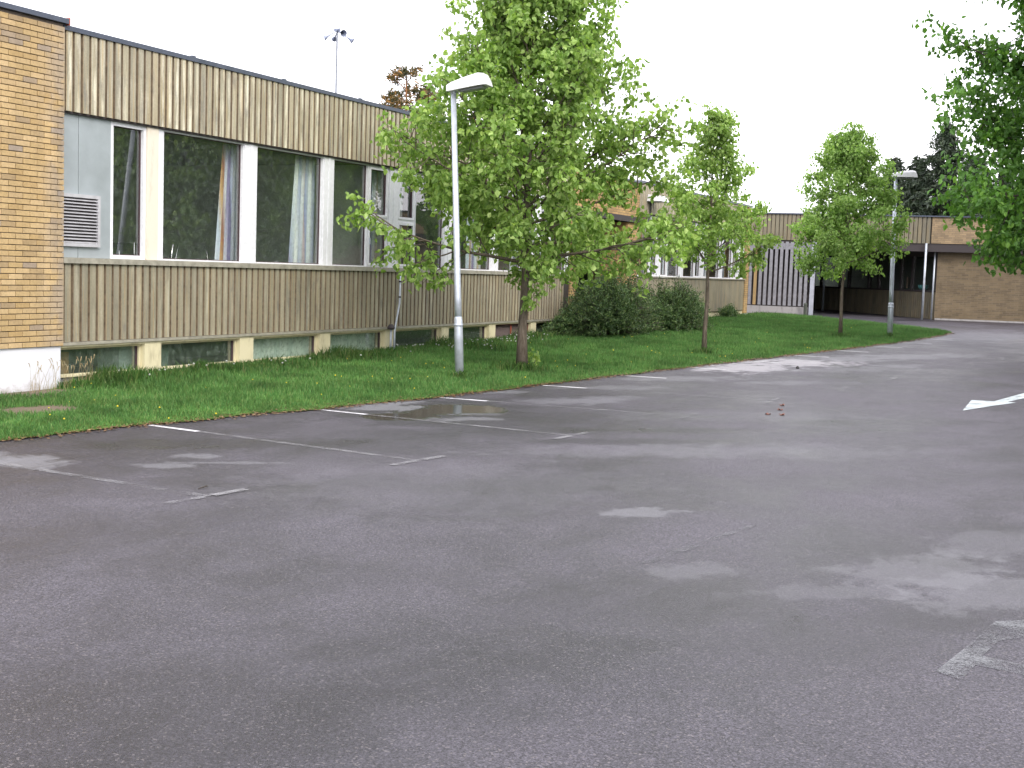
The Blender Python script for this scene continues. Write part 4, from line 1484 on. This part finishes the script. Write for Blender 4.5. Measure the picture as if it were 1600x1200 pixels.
def decid(name, base, h, cb_, env, nlimb, label, leafmat, leafsize, nleaf, trunk_r, bark=BARK, lean=(0, 0), seed=1, clump=.10, angle=(.35, 1.15), sub=(5, 4), side=None, tw=.32, tmax=.93):
    """tree grown limb by limb; env(u) gives the crown radius at the relative crown height u"""
    random.seed(seed)
    t = thing(name, base, label, 'tree')
    B = Vector(base)
    tr = []
    N = 9
    for i in range(N + 1):
        k = i / N
        tr.append(B + Vector((lean[0] * k + .012 * h / 6 * math.sin(i * 1.7 + seed), lean[1] * k + .012 * h / 6 * math.cos(i * 2.1 + seed), h * tmax * k)))
    rr = [trunk_r * (1.25 if i == 0 else (1 - .9 * (i / N) ** .9)) for i in range(N + 1)]
    rr = [max(r_, .012) for r_ in rr]
    MB().tube(tr, rr, 10).build('trunk', bark, t, smooth=True)
    br = MB(); tips = []

    def tpos(z):
        k = max(0, min(.9999, z / (h * tmax))) * N
        i = int(k)
        return tr[i].lerp(tr[i + 1], k - i), rr[i] + (rr[i + 1] - rr[i]) * (k - i)
    for i in range(nlimb):
        u = (i + random.uniform(0, .8)) / nlimb
        z0 = cb_ + (h * tmax - cb_) * u * .92
        p, r0 = tpos(z0)
        az = i * 2.39996 + random.uniform(-.4, .4) + seed
        el = angle[0] + (angle[1] - angle[0]) * u + random.uniform(-.12, .12)
        d = Vector((math.cos(az) * math.cos(el), math.sin(az) * math.cos(el), math.sin(el)))
        # length so that the tip reaches the envelope
        best = .3
        Ls = .3
        while Ls < h:
            q = p + d * Ls + Vector((0, 0, Ls * Ls * .04))
            uu = (q.z - B.z - cb_ * .85) / (h - cb_ * .85)
            rad = math.hypot(q.x - p.x, q.y - p.y)
            if uu > 1 or rad > env(min(1, max(0, uu)), az): break
            best = Ls; Ls += .08
        Ll = best * random.uniform(.82, 1.04)
        limb = bend(p, d, Ll, 7, .25, .10)
        rl = max(.010, min(r0 * .55, .011 * Ll + .008))
        br.tube(limb, [rl * (1 - .8 * j / 7) for j in range(8)], 5, cap=False)
        nsub = max(3, int(sub[0] * Ll / 1.2))
        for s_ in range(nsub):
            k = .22 + .78 * (s_ + random.random()) / nsub
            j = min(6, int(k * 7)); q = limb[j].lerp(limb[j + 1], k * 7 - j)
            ld = (limb[j + 1] - limb[j]).normalized()
            sd = (ld * random.uniform(.35, 1.0) + rv(.9) + Vector((0, 0, .1))).normalized()
            sL = Ll * random.uniform(.18, .42) * (1.15 - .5 * k)
            sb_ = bend(q, sd, sL, 4, .05, .16)
            br.tube(sb_, [rl * .42, rl * .34, rl * .26, rl * .18, .002], 4, cap=False)
            for w_ in range(sub[1]):
                k2 = .25 + .75 * (w_ + random.random()) / sub[1]
                j2 = min(3, int(k2 * 4)); q2 = sb_[j2].lerp(sb_[j2 + 1], k2 * 4 - j2)
                td = (rv(1) + (sb_[j2 + 1] - sb_[j2]).normalized() * .7 + Vector((0, 0, -.12))).normalized()
                tL = tw * random.uniform(.5, 1.1)
                tb = bend(q2, td, tL, 3, -.25, .15)
                br.tube(tb, [.0045, .0035, .0025, .0015], 3, cap=False)
                tips += [tb[1], tb[2], tb[3], tb[3], tb[2].lerp(tb[3], .5)]
        tips += [limb[-1], limb[-1], limb[-2]]
    tips.append(tr[-1])
    for i in range(5): tips.append(tr[-1] + Vector((random.gauss(0, .08), random.gauss(0, .08), random.uniform(-.3, h * (1 - tmax)))))
    br.build('branches', bark, t, smooth=True)
    P = []
    for i in range(nleaf):
        c = random.choice(tips)
        P.append(tuple(c + Vector((random.gauss(0, clump), random.gauss(0, clump), random.gauss(-.02, clump * .8)))))
    leaves_mesh('foliage', leafmat, P, leafsize, t)
    return t


def lawn_base(px, py):
    p = gr(px, py)
    p.z = lawn_z(p.x, p.y) - .03
    return p


def env1(u, az):
    r = 2.72 * (math.sin(math.pi * min(1, (u * .82 + .18)) ** .80)) ** .55
    r *= 1 - .03 * math.cos(az - math.radians(115))
    dz = (az - math.radians(203) + math.pi) % (2 * math.pi) - math.pi
    r *= 1 - .42 * math.exp(-(dz / .78) ** 2)
    return r * (1 + .10 * math.sin(3 * az) + .06 * math.sin(5 * az + 9 * u))


def env2(u, az):
    r = 1.95 * min(1, (u + .10) / .22) ** .6 * (1 - u) ** .85
    return max(.12, r * (1 + .18 * math.sin(3 * az + 7 * u)))


def env3(u, az):
    r = 1.62 * min(1, (u + .08) / .2) ** .5 * (1 - u ** 1.7) ** .6
    return max(.15, r * (1 + .12 * math.sin(4 * az + 5 * u)))


decid('linden_tree', lawn_base(815, 583), 6.85, 1.70, env1, 58, 'large fresh green linden tree with a wide crown beside the near lamp post', LEAF1, .098, 36000, .092, seed=4, angle=(.08, 1.2), clump=.075, sub=(6, 4), tw=.36)
decid('linden_tree', lawn_base(1100, 556), 5.45, 1.75, env2, 29, 'slim young linden tree with a pointed crown, middle of the three on the lawn', LEAF1, .080, 11000, .055, seed=11, angle=(.2, 1.15), clump=.065, sub=(6, 3), tw=.26)
decid('linden_tree', lawn_base(1312, 530), 5.95, 1.95, env3, 38, 'pale green young linden tree with a dense crown beside the far lamp post', LEAF3, .082, 24000, .055, seed=21, angle=(.12, 1.2), clump=.08, sub=(6, 4), tw=.28)


# big overhanging maple, mostly outside the frame on the right
def envm(u, az):
    return 4.5 * (math.sin(math.pi * min(1, u * .85 + .13))) ** .5 * (1 + .13 * math.sin(3 * az + 4 * u) + .1 * math.sin(7 * az))


d = ray(1760, 400); tt = 36.0 / d.x
mp = Vector((36.0, d.y * tt, G(36) - .05))
big = decid('maple_tree', mp, 13.0, 2.75, envm, 64, 'dark green leafy maple whose boughs hang in from the right edge', LEAFM, .145, 120000, .24, bark=BARKD, seed=31, angle=(-.12, 1.15), clump=.16, sub=(4, 5), tw=.6)

# wall of trees on the camera's side of the car park, seen mirrored in the windows
GRP = 'trees along the opposite side of the car park'
spots = [(14, -24, 1.1, 'first'), (23, -26, 1.25, 'second'), (32, -25, 1.0, 'third'), (41, -24, 1.2, 'fourth'), (50, -27, 1.1, 'fifth'), (60, -24, 1.25, 'sixth'), (70, -22, 1.15, 'seventh'), (46, -20, .9, 'eighth'), (28, -21, .85, 'ninth')]
for i, (x, y, s, _) in enumerate(spots):
    c = big.copy(); COL.objects.link(c)
    c.location = (x, y, G(x) - .05); c.scale = (s, s, s * .95); c.rotation_euler.z = i * 1.3
    c['label'] = 'tall dark tree mirrored in the windows, ' + _ + ' of nine along the opposite side'; c['group'] = GRP
    for ch in list(big.children):
        k = ch.copy(); COL.objects.link(k); k.parent = c


random.seed(77)
hd = thing('hedgerow', (40, -28, .2), 'dense hedgerow added out of view to close the bright gap mirrored in the windows', 'hedge')  # unseen hedge, added to fill the bright band mirrored below the crowns
P = [(random.uniform(-5, 120), -28 + random.gauss(0, .9), .2 + 5.5 * random.random() ** .8 * (1 + .12 * math.sin(i * .01))) for i in range(42000)]
leaves_mesh('foliage', LEAFM, P, .42, hd)
mb = MB()
for i in range(120): mb.tube([(-5 + i * 1.05, -28.2, 0), (-5 + i * 1.05 + random.uniform(-.5, .5), -28, random.uniform(3, 5))], [.06, .02], 4)
mb.build('stems', BARKD, hd)


def shrub(base, rx, ry, h_, n, seed, label):
    random.seed(seed)
    t = thing('yew_shrub', base, label, 'shrub')
    B = Vector(base)
    st = MB(); P = []
    for i in range(n):
        a = random.uniform(0, 6.283); el = math.asin(random.uniform(.03, 1) ** .8)
        R_ = Vector((rx * math.cos(a) * math.cos(el), ry * math.sin(a) * math.cos(el), h_ * math.sin(el)))
        R_ *= random.uniform(.68, 1.14) * (1 + .12 * math.sin(3 * a + seed) + .08 * math.sin(7 * a) * math.cos(el * 4))
        o0 = B + Vector((R_.x * .15, R_.y * .15, 0))
        q = [o0, o0.lerp(B + R_, .5) + Vector((0, 0, .12 * h_)), B + R_]
        st.tube(q, [.012, .008, .003], 3, cap=False)
        for k in range(26):
            f = random.uniform(.35, 1.04)
            v = q[0].lerp(q[1], min(1, f * 2)) if f < .5 else q[1].lerp(q[2], (f - .5) * 2)
            P.append(tuple(v + rv(random.uniform(.0, .10))))
    st.build('stems', BARKD, t)
    leaves_mesh('foliage', SHRUB, P, .085, t, droop=-.5, elong=3.0)
    return t


s1 = Vector((31.2, 11.65, lawn_z(31.2, 11.65) - .05))
shrub(s1, 2.3, .95, 1.45, 1700, 3, 'larger dark green spiky shrub in front of the brick entrance bay')
s2 = Vector((35.2, 11.3, lawn_z(35.2, 11.3) - .05))
shrub(s2, 2.1, 1.0, 1.22, 1200, 8, 'lower dark shrub to the right, nearest the plinth of the far wing')
s3 = Vector((29.4, 12.05, lawn_z(29.4, 12.05) - .05))
shrub(s3, .8, .5, .62, 380, 12, 'small low shrub beside the last basement window')
random.seed(5)
q = aty(1140, 492, 12.3)
shrub(Vector((q.x, 12.35, lawn_z(q.x, 12.35))), .7, .3, .42, 120, 15, 'tiny bright shrub at the foot of the far wing plinth').children[1].data.materials[0] = LEAFM

# small leafy shoots round the big linden's foot
t = thing('sapling_shoots', lawn_base(832, 578), 'fresh leafy shoots sprouting at the foot of the large linden', 'shoots')
random.seed(8)
B = lawn_base(826, 580)
P = []; mb = MB()
for i in range(14):
    q = B + Vector((random.gauss(0, .14), random.gauss(0, .1), 0)); tp = q + Vector((random.gauss(0, .06), random.gauss(0, .05), random.uniform(.15, .5)))
    mb.tube([q, tp], [.004, .002], 3)
    for k in range(9): P.append(tuple(q.lerp(tp, random.uniform(.3, 1)) + rv(.04)))
mb.build('stems', BARK, t)
leaves_mesh('foliage', LEAF1, P, .075, t)


# conifers behind the far wing
def conifer(base, h_, r_, seed, label, mat=NEEDLE, dens=1.0, bark=BARKD, z_low=.05):
    random.seed(seed)
    t = thing('spruce_tree', base, label, 'tree')
    B = Vector(base)
    MB().tube([B, B + Vector((.1, 0, h_ * .5)), B + Vector((0, 0, h_))], [.02 * h_ * .9, .012 * h_, .01], 8).build('trunk', bark, t, smooth=True)
    br = MB(); P = []
    n = int(95 * dens)
    for i in range(n):
        u = z_low + (1 - z_low) * (i + random.random()) / n
        L_ = r_ * (1 - u) ** .75 * random.uniform(.6, 1.18) + .15
        az = i * 2.4 + random.uniform(-.5, .5)
        p = B + Vector((0, 0, h_ * u))
        q = bend(p, (math.cos(az), math.sin(az), .15), L_, 4, -.35, .08)
        br.tube(q, [.03, .022, .015, .01, .004], 3, cap=False)
        for k in range(int(60 * L_) + 14):
            f = random.uniform(.12, 1) * 3.999; j = int(f)
            c = q[j].lerp(q[j + 1], f - j)
            P.append(tuple(c + Vector((random.gauss(0, .13), random.gauss(0, .13), random.gauss(-.10, .10)))))
    br.build('branches', bark, t)
    leaves_mesh('foliage', mat, P, .30, t, droop=.5, elong=2.2)
    return t


def spot(px, X):
    d = ray(px, 440); k = X / d.x
    return Vector((X, d.y * k, G(X) - .1))


def topz(px, py, X):
    d = ray(px, py); return 1.8 + d.z * X / d.x


for (px, py, X, r_, sd, lb) in [(1468, 190, 78, 4.2, 2, 'tallest dark spruce rising behind the far wing, left of the maple'), (1425, 245, 80, 3.4, 5, 'shorter dark spruce behind the far lamp head'),
                                (1388, 245, 84, 3.0, 9, 'slim spruce behind the pale linden crown'), (1512, 240, 82, 4.0, 13, 'broad dark spruce half hidden by the maple boughs'),
                                (1562, 262, 84, 4.2, 17, 'dark spruce behind the maple near the right edge')]:
    b = spot(px, X)
    conifer(b, topz(px, py, X) - b.z, r_, sd, lb, dens=1.15)


# pines behind the roof of the near wing, orange bark, low-sun glow painted into the needles
def pine(px, py, Y, seed, label, wd=1.6, labelgroup=None):
    random.seed(seed)
    d = ray(px, py); k = Y / d.y
    top = CAM + d * k
    B = Vector((top.x, Y, G(min(62, top.x))))
    hgt = top.z - B.z
    t = thing('pine_tree', B, label, 'tree')
    MB().tube([B, B + Vector((.15, 0, hgt * .5)), B + Vector((-.05, 0, hgt * .98))], [.17, .12, .03], 8).build('trunk', BARKP, t, smooth=True)
    br = MB(); P = []
    for i in range(26):
        u = .45 + .55 * (i + random.random()) / 26
        L_ = wd * (1.15 - u) * 1.6 * random.uniform(.5, 1.1)
        az = i * 2.4 + random.uniform(-.4, .4)
        q = bend(B + Vector((0, 0, hgt * u)), (math.cos(az), math.sin(az), .35), L_, 4, .3, .2)
        br.tube(q, [.035, .028, .02, .012, .006], 4, cap=False)
        for e in (q[4], q[3]):
            for k2 in range(44):
                P.append(tuple(e + rv(random.uniform(.05, .38))))
    br.build('branches', BARKP, t)
    leaves_mesh('foliage', PINEN, P, .26, t, droop=-.3, elong=2.6)
    return t


pine(636, 112, 34, 3, 'scots pine with orange bark and painted low-sun orange in its needles, above the roof, left of the linden', 2.8)
pine(612, 150, 36, 6, 'low pine top just clearing the roof edge', 1.5)
pine(668, 140, 35, 16, 'pine top half hidden by the left side of the linden crown', 1.7)
pine(760, 120, 37, 26, 'pine hidden behind the linden crown', 1.8)

# ------------------------------------------------------------------ small litter on the asphalt
REDL = plain('fallen_red_leaf', (.15, .065, .045), .8)
for i, (px, py, lb) in enumerate([(1222, 634, 'topmost reddish fallen leaf on the asphalt'), (1219, 641, 'middle reddish fallen leaf on the asphalt'), (1200, 648, 'leftmost reddish fallen leaf on the asphalt'), (1222, 649, 'lowest reddish fallen leaf on the asphalt')]):
    p = gr(px, py)
    mb = MB()
    r = .042
    ring = [(math.cos(a) * r * (1 + .3 * (k % 2)), math.sin(a) * r * .7 * (1 + .3 * (k % 2))) for k, a in enumerate([j * math.pi / 5 for j in range(10)])]
    n = len(mb.v)
    mb.v.append((p.x, p.y, p.z + .006)); mb.v += [(p.x + a, p.y + b, p.z + .008 + .018 * ((k + i) % 3 == 0)) for k, (a, b) in enumerate(ring)]
    for j in range(10): mb.f.append((0, 1 + j, 1 + (j + 1) % 10)); mb.m.append(0)
    o = mb.build('fallen_leaf', REDL, origin=p)
    o.modifiers.new('thickness', 'SOLIDIFY').thickness = .003
    tag(o, lb, 'leaf', 'reddish leaves lying on the asphalt')
p = gr(322, 763)
tag(MB().tube([p + Vector((-.07, .02, .006)), p + Vector((0, 0, .018)), p + Vector((.06, .03, .008))], [.004, .006, .003], 5).build('twig', BARKD, origin=p), 'small dark twig lying on the asphalt beside a parking line', 'twig')
p = gr(1246, 576)
mb = MB().tube([p + Vector((0, 0, .0)), p + Vector((.01, 0, .025)), p + Vector((.0, .0, .05))], [.03, .036, .015], 7)
tag(mb.build('stone', plain('dark_stone', (.05, .05, .05), .8), origin=p, smooth=True), 'dark stone on the bright patch of asphalt in the distance', 'stone')
